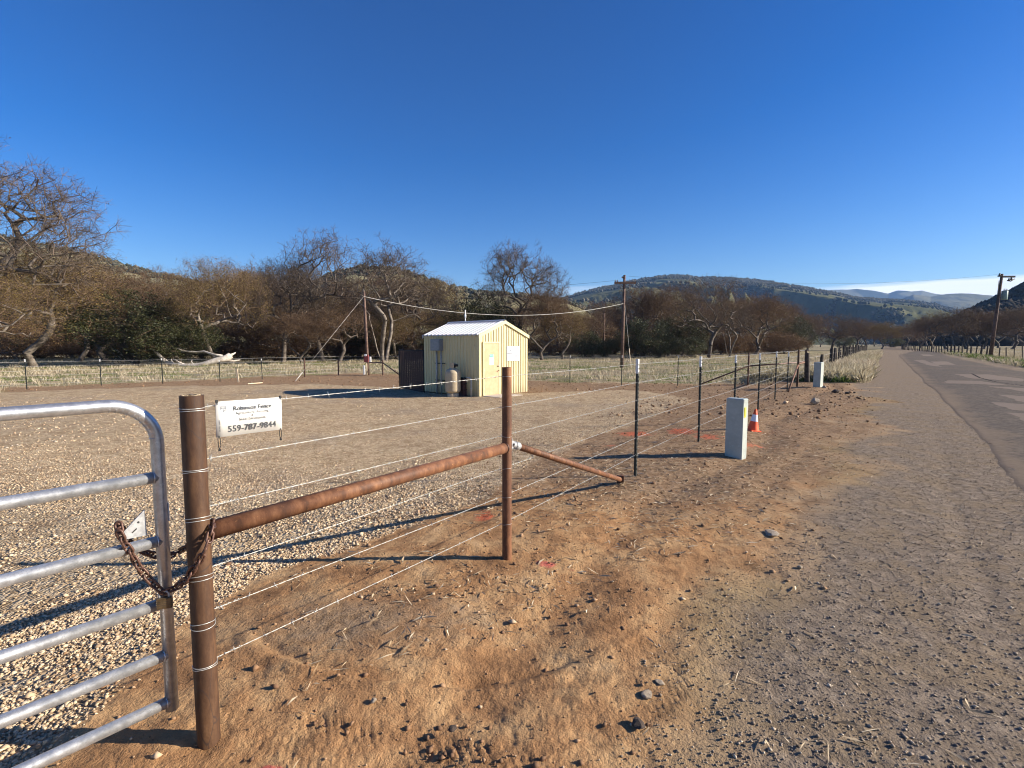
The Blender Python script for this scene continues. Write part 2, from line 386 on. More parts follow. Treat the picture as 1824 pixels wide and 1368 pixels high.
def paint_at(x, y, lst):
    s = np.zeros_like(x)
    for px, py, wx, wy, k in lst:
        c = hit(px, py); e = hit(px+wx, py); f = hit(px, py-wy)
        ax = e.x-c.x; ay = max(f.y-c.y, .03)
        s = np.maximum(s, k*np.exp(-((x-c.x)/ax)**2-((y-c.y)/ay)**2))
    return s
ths = np.concatenate([np.linspace(-52, 52, 390), np.linspace(52, 308, 56)[1:-1]])
rr = np.concatenate([[0.02], np.geomspace(.5, 1.4, 24), np.geomspace(1.4, 60, 480)[1:], np.geomspace(60, 12000, 60)[1:]])
TH, RR = np.meshgrid(R(1)*ths, rr); gx = RR*np.sin(TH); gy = RR*np.cos(TH)
gh = terrain(gx, gy)+relief(gx, gy)+lugs(gx, gy)
nr, nc = gx.shape
idx = np.arange(nr*nc).reshape(nr, nc); nxt = np.roll(idx, -1, 1)
F = np.stack([idx[:-1], nxt[:-1], nxt[1:], idx[1:]], -1).reshape(-1, 4)[:, ::-1]
def f_ground(t, p, co):
    a = t.n('ShaderNodeAttribute', attribute_name='zone'); s = t.n('ShaderNodeSeparateColor', {0: a.outputs['Color']})
    b = t.n('ShaderNodeAttribute', attribute_name='mark'); s2 = t.n('ShaderNodeSeparateColor', {0: b.outputs['Color']})
    pad, dirt, sh = s.outputs[0], s.outputs[1], s.outputs[2]; pr, pk, bd = s2.outputs[0], s2.outputs[1], s2.outputs[2]
    nA = t.noise(co, .35, 4, .6); nB = t.noise(co, 2.2, 5, .65); nC = t.noise(co, 11, 5, .7); nD = t.noise(co, 60, 4, .7)
    # field
    fc = t.ramp(nB, [(.32, (.22, .17, .10)), (.5, (.37, .295, .19)), (.66, (.48, .40, .28))])
    fc = t.mix(t.math('MULTIPLY', t.ss(nA, .44, .62), .75), fc, (.125, .15, .045))
    # pebble pad
    vc = t.n('ShaderNodeTexVoronoi', {'Vector': co, 'Scale': 34.0}); vr = t.n('ShaderNodeSeparateColor', {0: vc.outputs['Color']}).outputs[0]
    v2 = t.n('ShaderNodeTexVoronoi', {'Vector': co, 'Scale': 13.0}); vr2 = t.n('ShaderNodeSeparateColor', {0: v2.outputs['Color']}).outputs[0]
    pc = t.ramp(t.math('MULTIPLY_ADD', vr2, .4, t.math('MULTIPLY', vr, .6)), [(.12, (.27, .19, .11)), (.4, (.43, .32, .195)), (.65, (.55, .425, .27)), (.9, (.66, .53, .36))])
    pc = t.mix(t.math('MULTIPLY', t.ss(nB, .48, .62), .6), pc, (.30, .20, .115)); pc = t.mix(t.math('MULTIPLY', t.ss(nA, .5, .68), .4), pc, (.27, .225, .185))
    # bare earth: orange, tan and dark damp
    dc = t.ramp(nB, [(.30, (.21, .112, .054)), (.45, (.36, .20, .094)), (.58, (.46, .285, .14)), (.75, (.55, .37, .20))])
    dc = t.mix(t.math('MULTIPLY', t.ss(nC, .5, .66), .5), dc, (.17, .095, .052))
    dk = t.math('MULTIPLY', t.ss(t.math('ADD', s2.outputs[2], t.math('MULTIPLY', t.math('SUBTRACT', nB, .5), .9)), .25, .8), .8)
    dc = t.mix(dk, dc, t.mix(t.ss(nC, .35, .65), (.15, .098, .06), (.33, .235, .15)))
    dc = t.mix(t.ss(nD, .64, .76), dc, (.46, .33, .20)); dc = t.mix(t.ss(nD, .38, .27), dc, (.075, .045, .03))
    # shoulder
    sc = t.ramp(nC, [(.28, (.125, .098, .073)), (.5, (.22, .173, .128)), (.72, (.34, .272, .20))])
    sc = t.mix(t.math('MULTIPLY', t.ss(nB, .44, .62), .55), sc, (.24, .175, .105)); sc = t.mix(t.ss(nD, .60, .74), sc, (.34, .29, .23)); sc = t.mix(t.ss(nD, .42, .30), sc, (.045, .038, .034))
    col = t.mix(dirt, t.mix(sh, t.mix(pad, fc, pc), sc), dc); col = t.mix(pad, col, pc)
    col = t.mix(t.math('MULTIPLY', t.ss(t.math('ADD', pr, t.math('MULTIPLY', t.math('SUBTRACT', nC, .5), 1.7)), .62, .95), .75), col, (.55, .12, .06))
    col = t.mix(t.math('MULTIPLY', t.ss(t.math('ADD', pk, t.math('MULTIPLY', t.math('SUBTRACT', nC, .5), 1.3)), .5, .85), .6), col, (.55, .05, .08))
    t.L.new(col, p.inputs['Base Color']); p.inputs['Roughness'].default_value = .95; p.inputs['Specular IOR Level'].default_value = .05
    vd = t.math('MULTIPLY', vc.outputs['Distance'], t.math('MULTIPLY', pad, -1.3))
    hh = t.math('ADD', t.math('MULTIPLY', nD, .5), t.math('ADD', t.math('MULTIPLY', nC, .9), vd))
    bump(t, p, hh, .9, .030)
M['ground'] = mat('ground_earth', f_ground)
pad, dirt, sh, field, band = zones(gx, gy)
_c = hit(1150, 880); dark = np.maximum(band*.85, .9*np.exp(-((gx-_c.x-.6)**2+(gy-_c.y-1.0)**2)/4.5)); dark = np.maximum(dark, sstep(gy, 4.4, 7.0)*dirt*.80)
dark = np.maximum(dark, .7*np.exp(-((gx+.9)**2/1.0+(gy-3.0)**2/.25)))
gm = mesh_np('ground', np.stack([gx, gy, gh], -1).reshape(-1, 3), F, M['ground'], smooth=True)
def vcol(me, name, *ch):
    at_ = me.attributes.new(name, 'FLOAT_COLOR', 'POINT'); n = ch[0].size
    arr = np.ones((n, 4), np.float32)
    for i, c in enumerate(ch): arr[:, i] = c.ravel()
    at_.data.foreach_set('color', arr.ravel())
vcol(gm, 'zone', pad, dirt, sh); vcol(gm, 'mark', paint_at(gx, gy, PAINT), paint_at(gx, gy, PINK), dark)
tag(link('ground', gm), kind='structure')

# ------------------------------------------------------------------ road
RV0, RV1 = -1.35, -6.9
us = np.concatenate([np.linspace(-14, 2, 40)[:-1], np.geomspace(2, 400, 420)]); vs_ = np.linspace(0, 1, 90)
U, Q = np.meshgrid(us, vs_, indexing='ij')
e0 = RV0+fbm(U, U*0, .25, 3, 31)*.22+fbm(U, U*0, 4, 3, 32)*.08; e1 = RV1+fbm(U, U*0+5, .4, 4, 33)*.6+fbm(U, U*0, 3, 3, 37)*.15
bend = -np.maximum(U-75, 0)**2*.0022*sstep(U, 75, 110)*.35
Vv = e0*(1-Q)+e1*Q+bend
crown = .05*(1-(2*Q-1)**2); X = ST*U-CT*Vv; Y = CT*U+ST*Vv
Z = terrain(X, Y)+.004+relief(X, Y)*np.clip(1-np.minimum(Q, 1-Q)*20, 0, 1)+crown+.006-.03*np.exp(-np.minimum(Q, 1-Q)*120)
idx = np.arange(U.size).reshape(U.shape)
F = np.stack([idx[:-1, :-1], idx[1:, :-1], idx[1:, 1:], idx[:-1, 1:]], -1).reshape(-1, 4)
def f_road(t, p, co):
    a = t.n('ShaderNodeAttribute', attribute_name='zone'); s = t.n('ShaderNodeSeparateColor', {0: a.outputs['Color']})
    nB = t.noise(co, .8, 4, .6); nC = t.noise(co, 9, 5, .7); nD = t.noise(co, 90, 3, .7)
    col = t.ramp(nC, [(.3, (.090, .074, .058)), (.5, (.135, .112, .090)), (.7, (.20, .168, .135))])
    col = t.mix(t.math('MULTIPLY', t.ss(nB, .45, .65), .5), col, (.115, .10, .085)); col = t.mix(t.ss(nD, .6, .75), col, (.22, .19, .165))
    pm = t.ss(t.math('ADD', s.outputs[0], t.math('MULTIPLY', t.math('SUBTRACT', nC, .5), .35)), .42, .58)
    col = t.mix(pm, col, t.mix(nC, (.19, .152, .118), (.25, .20, .158)))
    col = t.mix(t.math('MULTIPLY', s.outputs[2], t.ss(t.math('ADD', nC, t.math('MULTIPLY', s.outputs[2], .3)), .42, .62), clamp=True), col, t.mix(nC, (.16, .12, .085), (.27, .21, .15)))
    cr = t.ss(t.math('ADD', s.outputs[1], t.math('MULTIPLY', t.math('SUBTRACT', nC, .5), .5)), .45, .75)
    col = t.mix(cr, col, (.03, .026, .024))
    t.L.new(col, p.inputs['Base Color']); p.inputs['Roughness'].default_value = .88; p.inputs['Specular IOR Level'].default_value = .04
    bump(t, p, t.math('ADD', nD, t.math('MULTIPLY', nC, .5)), .6, .012)
M['road'] = mat('worn_asphalt', f_road)
rm = mesh_np('road', np.stack([X, Y, Z], -1).reshape(-1, 3), F, M['road'], smooth=True)
pat = np.zeros_like(X)
for pts in [[(1690, 679), (1745, 681), (1800, 689), (1680, 684)], [(1659, 645), (1688, 645), (1702, 651), (1668, 651)], [(1627, 642), (1645, 642), (1679, 655), (1655, 652)],
            [(1700, 668), (1760, 669), (1824, 677), (1824, 682), (1730, 676)], [(1755, 690), (1824, 694), (1900, 702), (1850, 704)], [(1780, 706), (1880, 712), (1960, 730), (1830, 722)], [(1765, 719), (1840, 724), (1900, 740), (1800, 733)], [(1790, 738), (1860, 742), (1950, 765), (1840, 758)], [(1640, 632), (1655, 632), (1665, 635), (1645, 635)]]:
    pat = np.maximum(pat, sstep(poly_sd(X, Y, wpoly(pts))+fbm(X, Y, 3, 3, 40)*.25, -.12, .12))
cr = np.zeros_like(X); line = [(1573, 623), (1590, 636), (1604, 650), (1618, 665), (1631, 680), (1648, 702), (1671, 728), (1715, 775)]
line2 = [(1730, 667), (1745, 675), (1775, 683), (1824, 690)]
for ln in (line, line2):
    P = wpoly(ln)
    for (ax, ay), (bx, by) in zip(P, P[1:]):
        ex, ey = bx-ax, by-ay; t_ = np.clip(((X-ax)*ex+(Y-ay)*ey)/(ex*ex+ey*ey), 0, 1)
        cr = np.maximum(cr, np.exp(-(np.hypot(X-ax-t_*ex, Y-ay-t_*ey)/(.10 if ln is line else .07))**2))
edge = sstep(Q*5.4+fbm(X, Y, 1.3, 4, 42)*.9, .75, .0)+sstep((1-Q)*5.4+fbm(X, Y, .9, 4, 43)*.8, .6, .0)+sstep(fbm(X, Y, .35, 3, 41), .0, .2)*.3
vcol(rm, 'zone', pat, cr, edge)
tag(link('road', rm), kind='structure')

# ------------------------------------------------------------------ loose stones, clods, straw, grass
OCT_V = np.array([(1, 0, 0), (-1, 0, 0), (0, 1, 0), (0, -1, 0), (0, 0, 1), (0, 0, -1)], float)
OCT_F = np.array([(0, 2, 4), (2, 1, 4), (1, 3, 4), (3, 0, 4), (2, 0, 5), (1, 2, 5), (3, 1, 5), (0, 3, 5)])
_g = (1+5**.5)/2
ICO_V = np.array([(-1, _g, 0), (1, _g, 0), (-1, -_g, 0), (1, -_g, 0), (0, -1, _g), (0, 1, _g), (0, -1, -_g), (0, 1, -_g), (_g, 0, -1), (_g, 0, 1), (-_g, 0, -1), (-_g, 0, 1)])/1.9
ICO_F = np.array([(0, 11, 5), (0, 5, 1), (0, 1, 7), (0, 7, 10), (0, 10, 11), (1, 5, 9), (5, 11, 4), (11, 10, 2), (10, 7, 6), (7, 1, 8), (3, 9, 4), (3, 4, 2), (3, 2, 6), (3, 6, 8), (3, 8, 9), (4, 9, 5), (2, 4, 11), (6, 2, 10), (8, 6, 7), (9, 8, 1)])
def scatter_sector(n, r0, r1, a0=-50, a1=50, power=1.0):
    t = rng.random(n); r = r0*(r1/r0)**t if power == 0 else (r0**power+(r1**power-r0**power)*t)**(1/power)
    a = R(1)*(a0+(a1-a0)*rng.random(n)); return r*np.sin(a), r*np.cos(a)
def stones(name, x, y, size, m, base='oct', flat=.6, sink=.25, kind='stuff', jit=.28):
    BV, BF = (OCT_V, OCT_F) if base == 'oct' else (ICO_V, ICO_F)
    n = len(x); size = np.asarray(size)
    V = BV[None]*(1+(rng.random((n, len(BV), 1))-.5)*2*jit)
    V = V*np.stack([np.ones(n), .6+.4*rng.random(n), flat*(.6+.7*rng.random(n))], -1)[:, None]*size[:, None, None]*.5
    a = rng.random(n)*2*np.pi; b = (rng.random(n)-.5)*1.1
    cb, sb = np.cos(b)[:, None], np.sin(b)[:, None]; x0, z0 = V[..., 0]*cb-V[..., 2]*sb, V[..., 0]*sb+V[..., 2]*cb
    ca, sa = np.cos(a)[:, None], np.sin(a)[:, None]
    X_ = x0*ca-V[..., 1]*sa+x[:, None]; Y_ = x0*sa+V[..., 1]*ca+y[:, None]
    z = terrain(x, y)+relief(x, y)+size*.5*flat*(1-2*sink)
    Vf = np.stack([X_, Y_, z0+z[:, None]], -1).reshape(-1, 3)
    Ff = (BF[None]+(np.arange(n)*len(BV))[:, None, None]).reshape(-1, 3)
    return tag(link(name, mesh_np(name, Vf, Ff, m)), kind=kind)
def keep(x, y, w_):
    k = rng.random(len(x)) < w_; return x[k], y[k]
def padw(x, y): return zones(x, y)[0]*(1-.75*sstep(fbm(x, y, .55, 4, 88)+.5*fbm(x*.4, y, 2.0, 2, 89), .04, .22))
x, y = scatter_sector(84000, 1.5, 4.8, -50, 25, 1.6); x, y = keep(x, y, padw(x, y)*1.1-.05); nr_ = np.hypot(x, y) < 2.7
stones('pad_gravel', x[~nr_], y[~nr_], np.clip(rng.lognormal(math.log(.0175), .36, int((~nr_).sum())), .010, .06), M['pebble'], 'oct', .55); x, y = x[nr_], y[nr_]
stones('pad_gravel', x, y, np.clip(rng.lognormal(math.log(.016), .36, len(x)), .008, .045), M['pebble'], 'ico', .55)
x, y = scatter_sector(96000, 4.3, 15, -50, 32, 1.1); x, y = keep(x, y, padw(x, y)*1.1-.05)
stones('pad_gravel', x, y, np.clip(rng.lognormal(math.log(.021), .38, len(x)), .012, .06), M['pebble'], 'oct', .5)
x, y = scatter_sector(18000, 14, 30, -50, 32, 1.2); x, y = keep(x, y, padw(x, y)*1.1-.05)
stones('pad_gravel', x, y, np.clip(rng.lognormal(math.log(.038), .4, len(x)), .02, .11), M['pebble'], 'oct', .45)
x, y = scatter_sector(64000, 1.3, 16, 0, 50, .9); z_ = zones(x, y); u, v = uv(x, y)
x, y = keep(x, y, np.where(v > -1.7, z_[2]*(.75+1.8*np.clip(fbm(x, y, 1.5, 3, 50)+.25, 0, 1)), .0))
stones('shoulder_gravel', x, y, np.clip(rng.lognormal(math.log(.0098), .45, len(x)), .005, .026), M['chip'], 'oct', .6)
x, y = scatter_sector(16000, 1.3, 26, -2, 50, .9); z_ = zones(x, y); u, v = uv(x, y); x, y = keep(x, y, np.where(v < -1.5, .6, 0))
stones('road_grit', x, y, np.clip(rng.lognormal(math.log(.010), .45, len(x)), .005, .03), M['chip'], 'oct', .5)
x, y = scatter_sector(56000, 1.3, 20, -45, 48, .8); z_ = zones(x, y)
x, y = keep(x, y, z_[1]*(.10+1.6*np.clip(fbm(x, y, 1.2, 3, 51)+.03, 0, 1)+.5*sstep(y, 4, 6)))
stones('earth_clods', x, y, np.clip(rng.lognormal(math.log(.013), .55, len(x)), .006, .07), M['clod'], 'oct', .6)
x, y = scatter_sector(16000, 13, 40, -48, 42, 1.3); x, y = keep(x, y, zones(x, y)[1]*.8)
stones('earth_clods', x, y, np.clip(rng.lognormal(math.log(.045), .5, len(x)), .02, .16), M['clod'], 'oct', .6)
def blades(name, x, y, length, width, m, lean=.35, lying=False, kind='stuff'):
    n = len(x); a = rng.random(n)*2*np.pi; b = rng.random(n)*2*np.pi; z = terrain(x, y)+relief(x, y)
    wx, wy = np.cos(a)*width/2, np.sin(a)*width/2
    if lying:
        t = rng.random(n)*.25; dx, dy, dz = np.cos(b)*length, np.sin(b)*length, t*length; z = z+.006
        wz = width*.5
        P0 = np.stack([x-dx/2-dy/length*width/2, y-dy/2+dx/length*width/2, z], -1); P1 = np.stack([x-dx/2+dy/length*width/2, y-dy/2-dx/length*width/2, z+wz*.3], -1)
        bx_, by_ = (rng.random(n)-.5)*length*.25, (rng.random(n)-.5)*length*.25
        P2 = np.stack([x+bx_, y+by_, z+dz*.6+width], -1); P3 = np.stack([x+dx/2, y+dy/2, z+dz], -1)
        V = np.stack([P0, P1, P2, P3], 1).reshape(-1, 3); b4 = np.arange(n)[:, None]*4
        F = np.concatenate([b4+np.array([[0, 1, 2]]), b4+np.array([[1, 3, 2]])])
    else:
        t = rng.random(n)*lean*2; dx, dy = np.cos(b)*length*t, np.sin(b)*length*t; dz = length*np.sqrt(np.clip(1-t*t*.6, .2, 1))
        P0 = np.stack([x-wx, y-wy, z-.02], -1); P1 = np.stack([x+wx, y+wy, z-.02], -1)
        P2 = np.stack([x+dx*.4+wx*.7, y+dy*.4+wy*.7, z+dz*.6], -1); P3 = np.stack([x+dx, y+dy, z+dz], -1)
        V = np.stack([P0, P1, P2, P3], 1).reshape(-1, 3); b4 = np.arange(n)[:, None]*4
        F = np.concatenate([b4+np.array([[0, 1, 2]]), b4+np.array([[0, 2, 3]])])
    return tag(link(name, mesh_np(name, V, F, m)), kind=kind)
x, y = scatter_sector(46000, 1.4, 22, -25, 46, .9); z_ = zones(x, y); u, v = uv(x, y)
x, y = keep(x, y, z_[1]*np.clip(.10+2.4*fbm(x, y, .9, 3, 60)+1.1*sstep(y, 3.4, 5.2)*sstep(-np.abs(v-2.2), -2.2, -.4), 0, 1)+z_[2]*.05)
n = len(x); blades('straw_litter', x, y, .03+.10*rng.random(n)**2, .0022+.0026*rng.random(n), M['straw'], lying=True)
# grass fields
def tufts(name, cx, cy, per, spread, L0, L1, w0, m, lean=.35):
    n = len(cx); x = (cx[:, None]+rng.normal(0, 1, (n, per))*spread).ravel(); y = (cy[:, None]+rng.normal(0, 1, (n, per))*spread).ravel()
    hL = np.repeat(L0+(L1-L0)*rng.random(n), per)*(.6+.6*rng.random(n*per)); d = np.hypot(x, y)
    return blades(name, x, y, hL, w0*(1+d/16), m, lean)
def fieldw(x, y): return zones(x, y)[3]
x, y = scatter_sector(17000, 24, 110, -50, 46, 1.1); u, v = uv(x, y); w_ = fieldw(x, y)*np.where(v > 1.0, 1, 0)*np.clip(.62+2.1*fbm(x, y, .16, 3, 71), 0.05, 1)
w_ = w_*np.where(v > -7.4, 1, 0); x, y = keep(x, y, w_)
tufts('dry_field_grass', x, y, 11, .20, .10, .40, .006, M['drygrass'])
x, y = scatter_sector(9000, 24, 70, -50, 40, 1.0); u, v = uv(x, y); w_ = fieldw(x, y)*np.where(v > 4, 1, 0)*np.clip(.45-3.0*fbm(x, y, .16, 3, 71), 0, 1); x, y = keep(x, y, w_)
tufts('green_field_grass', x, y, 11, .22, .06, .16, .007, M['greengrass'], .6)
def strip(n, u0, u1, v0, v1, p=1.0):
    u = u0*(u1/u0)**(rng.random(n)**p); v = v0+(v1-v0)*rng.random(n); return ST*u-CT*v, CT*u+ST*v
x, y = strip(4200, 26.5, 110, .75, 5.5); tufts('verge_grass', x, y, 14, .14, .25, .65, .0045, M['drygrass'], .45)
x, y = strip(700, 26.3, 40, 1.0, 3.2); tufts('verge_green_grass', x, y, 14, .13, .15, .38, .006, M['greengrass'], .6)
x, y = strip(3400, 20, 150, -7.9, -16); tufts('right_verge_grass', x, y, 12, .22, .2, .5, .006, M['drygrass'], .45)
x, y = strip(900, 26, 120, -8.3, -9.8); tufts('right_verge_green', x, y, 14, .2, .15, .5, .008, M['greengrass'], .6)
x, y = strip(3800, 60, 260, -16, -130); tufts('right_field_grass', x, y, 9, .35, .12, .3, .008, M['drygrass'], .45)

# ------------------------------------------------------------------ hills
def f_hill(cols, tree, tscale, lo, hi, gul):
    def fn(t, p, co):
        nA = t.noise(co, gul, 4, .55); nB = t.noise(co, gul*4, 5, .6); nT = t.noise(co, tscale, 3, .6)
        col = t.ramp(nB, [(.3, cols[0]), (.5, cols[1]), (.7, cols[2])])
        ge = t.n('ShaderNodeAttribute', attribute_name='wood').outputs['Fac']
        m_ = t.ss(t.math('ADD', t.math('ADD', t.math('MULTIPLY', nT, .45), t.math('MULTIPLY', nA, .35)), t.math('MULTIPLY', ge, 1.3)), lo, hi)
        col = t.mix(m_, col, tree); t.L.new(col, p.inputs['Base Color']); p.inputs['Roughness'].default_value = 1; p.inputs['Specular IOR Level'].default_value = 0
        bump(t, p, nT, .8, 1.2/tscale*.15)
    return mat('hill_cover', fn)
def hill(name, ridge, Y0, Y1, amp, freq, seed, m, rows=70, cols=300, back=.5, floor=-1.0, shape=1.25, trees=None):
    px = np.linspace(ridge[0][0], ridge[-1][0], cols); py = np.interp(px, [q[0] for q in ridge], [q[1] for q in ridge])
    py = py+fbm(px, px*0, .02, 4, seed)*5.0
    rx, ry = (px-912)/FPX, None
    k = CAM_H-(py-612)/FPX                     # height slope of the ridge sight line
    s = np.concatenate([np.linspace(0, 1, rows), 1+np.linspace(.06, back, 14)])
    Sg, RX = np.meshgrid(s, rx, indexing='ij'); Kp = np.tile((612-py)/FPX, (len(s), 1))
    Yd = Y0+(Y1-Y0)*Sg; zr = CAM_H+Kp*Y1
    f = np.where(Sg <= 1, np.clip(Sg, 0, 1)**shape, np.clip(1-(Sg-1)/back, 0, 1)**.8)
    Xw = RX*Yd
    e = 1-np.abs(2*vnoise(Xw*freq+.35*fbm(Xw, Yd, freq*2, 3, seed+5)*4, Yd*freq*.30, seed+1)-1)
    e2 = fbm(Xw, Yd, freq*2.6, 4, seed+2)
    g = np.where(Sg <= 1, np.sin(np.pi*np.clip(Sg, 0, 1))**.8, 0)
    Z = floor+(zr-floor)*f+(amp*(e-.6)+amp*.45*e2)*g
    Z = np.minimum(Z, CAM_H+Kp*Yd*(1-.16*np.sqrt(np.clip(1-Sg, 0, 1))))
    nr, nc = Z.shape; ii = np.arange(nr*nc).reshape(nr, nc)
    F = np.stack([ii[:-1, :-1], ii[:-1, 1:], ii[1:, 1:], ii[1:, :-1]], -1).reshape(-1, 4)
    me = mesh_np(name, np.stack([Xw, Yd, Z], -1).reshape(-1, 3), F, m, smooth=True)
    a = me.attributes.new('wood', 'FLOAT', 'POINT'); wood = (.45-e)+e2*.9; a.data.foreach_set('value', wood.ravel().astype(np.float32))
    tag(link(name, me), kind='structure')
    if trees:
        n, sz, mt, thr, nm = trees
        i = rng.random(n)**.8*(rows-1)*.999+.0; j = rng.random(n)*(nc-1.001)
        tr = rng.random(n) < .25; i = np.where(tr, rows-1-rng.random(n)*5, i)
        i0, j0 = i.astype(int), j.astype(int)
        ok = wood[i0, j0]+rng.normal(0, .09, n) > thr; ok |= tr & (rng.random(n) < .6)
        i, j, i0, j0 = i[ok], j[ok], i0[ok], j0[ok]; fi, fj = i-i0, j-j0
        def bl(A): return (A[i0, j0]*(1-fi)+A[i0+1, j0]*fi)*(1-fj)+(A[i0, j0+1]*(1-fi)+A[i0+1, j0+1]*fi)*fj
        X, Y, Zt = bl(Xw), bl(Yd), bl(Z); n = len(X); S = sz*(.6+.9*rng.random(n))
        BV, BF = OCT_V, OCT_F
        V = BV[None]*(1+(rng.random((n, 6, 1))-.5)*.7)*S[:, None, None]*.5*np.array([1, 1, .85]); V = V+np.stack([X, Y, Zt+S*.35], -1)[:, None]
        Fc = (BF[None]+(np.arange(n)*6)[:, None, None]).reshape(-1, 3)
        tag(link(nm, mesh_np(nm, V.reshape(-1, 3), Fc, mt)), kind='stuff')
M['hilltree'] = island('hill_oak_crowns', [(0, (.034, .038, .022)), (.5, (.058, .060, .036)), (.85, (.10, .09, .062)), (1, (.14, .125, .09))], .95)
M['hilltree_dark'] = island('dark_hill_oak_crowns', [(0, (.022, .022, .015)), (.6, (.045, .038, .026)), (1, (.085, .066, .045))], .95)
mA = f_hill([(.17, .155, .085), (.23, .21, .12), (.28, .25, .15)], (.095, .088, .055), .22, .50, .80, .012)
mC = f_hill([(.060, .064, .032), (.095, .096, .046), (.14, .132, .072)], (.024, .032, .022), .030, .22, .38, .0016)
mD = f_hill([(.10, .10, .06), (.15, .145, .09), (.20, .19, .12)], (.035, .042, .03), .006, .30, .55, .0005)
mE = f_hill([(.05, .045, .03), (.08, .07, .04), (.11, .10, .06)], (.03, .026, .018), .10, .15, .4, .02)
hill('far_mountain', [(1380, 528), (1440, 520), (1475, 517), (1520, 516), (1550, 519), (1575, 525), (1590, 520), (1615, 521), (1635, 519), (1660, 525), (1690, 528), (1760, 535), (1850, 540), (1950, 540)], 5200, 7000, 160, .0012, 5, mD, 50, 300)
hill('far_ridge', [(1430, 545), (1500, 536), (1560, 531), (1600, 533), (1620, 526), (1650, 530), (1680, 526), (1720, 525), (1750, 527), (1790, 532), (1900, 540), (2000, 545)], 3400, 4700, 110, .0018, 9, mD, 50, 300)
hill('green_hill', [(960, 560), (1000, 532), (1035, 523), (1070, 516), (1110, 506), (1140, 499), (1165, 495), (1200, 494), (1240, 496), (1280, 496), (1320, 499), (1360, 504), (1400, 510), (1440, 516), (1480, 524), (1520, 533), (1560, 535), (1610, 538), (1660, 544), (1710, 556), (1760, 575), (1820, 600)],
     1050, 2400, 215, .0036, 14, mC, 80, 460, trees=(46000, 10, M['hilltree'], -.10, 'green_hill_trees'))
hill('left_hill', [(-900, 430), (-300, 425), (-100, 420), (20, 428), (110, 444), (150, 452), (205, 467), (260, 483), (310, 492), (360, 505), (400, 515), (500, 520), (560, 505), (600, 490), (650, 479), (700, 481), (740, 492), (775, 503), (830, 518), (870, 523), (960, 530), (1030, 545), (1120, 600)],
     210, 620, 22, .011, 23, mA, 70, 420, trees=(13000, 4.6, M['hilltree'], .02, 'left_hill_trees'))
hill('oak_covered_hill', [(1600, 606), (1650, 596), (1690, 575), (1720, 560), (1740, 549), (1765, 540), (1790, 527), (1824, 510), (1860, 492), (1950, 450), (2100, 400), (2400, 380), (3000, 400)],
     330, 560, 14, .012, 31, mE, 60, 360, floor=-1, trees=(9500, 8, M['hilltree_dark'], -.5, 'oak_hill_trees'))
# ------------------------------------------------------------------ trees
def _norm(v):
    l = math.sqrt(v[0]*v[0]+v[1]*v[1]+v[2]*v[2])+1e-9; return (v[0]/l, v[1]/l, v[2]/l)
def seg_mesh(P0, P1, R0, R1, n):
    D = P1-P0; D = D/(np.linalg.norm(D, axis=1, keepdims=True)+1e-9)
    A = np.where(np.abs(D[:, 2:3]) < .9, np.array([[0, 0, 1.]]), np.array([[1., 0, 0]])); Xa = np.cross(A, D); Xa /= np.linalg.norm(Xa, axis=1, keepdims=True); Ya = np.cross(D, Xa)
    a = np.arange(n)*2*np.pi/n; c, s = np.cos(a)[None, :, None], np.sin(a)[None, :, None]
    ring = Xa[:, None]*c+Ya[:, None]*s; V = np.concatenate([P0[:, None]+ring*R0[:, None, None], P1[:, None]+ring*R1[:, None, None]], 1)
    m = len(P0); b = (np.arange(m)*2*n)[:, None, None]; k = np.arange(n); f = np.stack([k, (k+1) % n, n+(k+1) % n, n+k], -1)[None]
    return V.reshape(-1, 3), (f+b).reshape(-1, 4)
def ribbons(P0, P1, w, g):
    D = P1-P0; Pv = np.cross(D, g.normal(0, 1, D.shape)); Pv /= np.linalg.norm(Pv, axis=1, keepdims=True)+1e-9; w = np.asarray(w).reshape(-1, 1)
    return np.stack([P0-Pv*w, P0+Pv*w, P1+Pv*w*.45, P1-Pv*w*.45], 1).reshape(-1, 3)
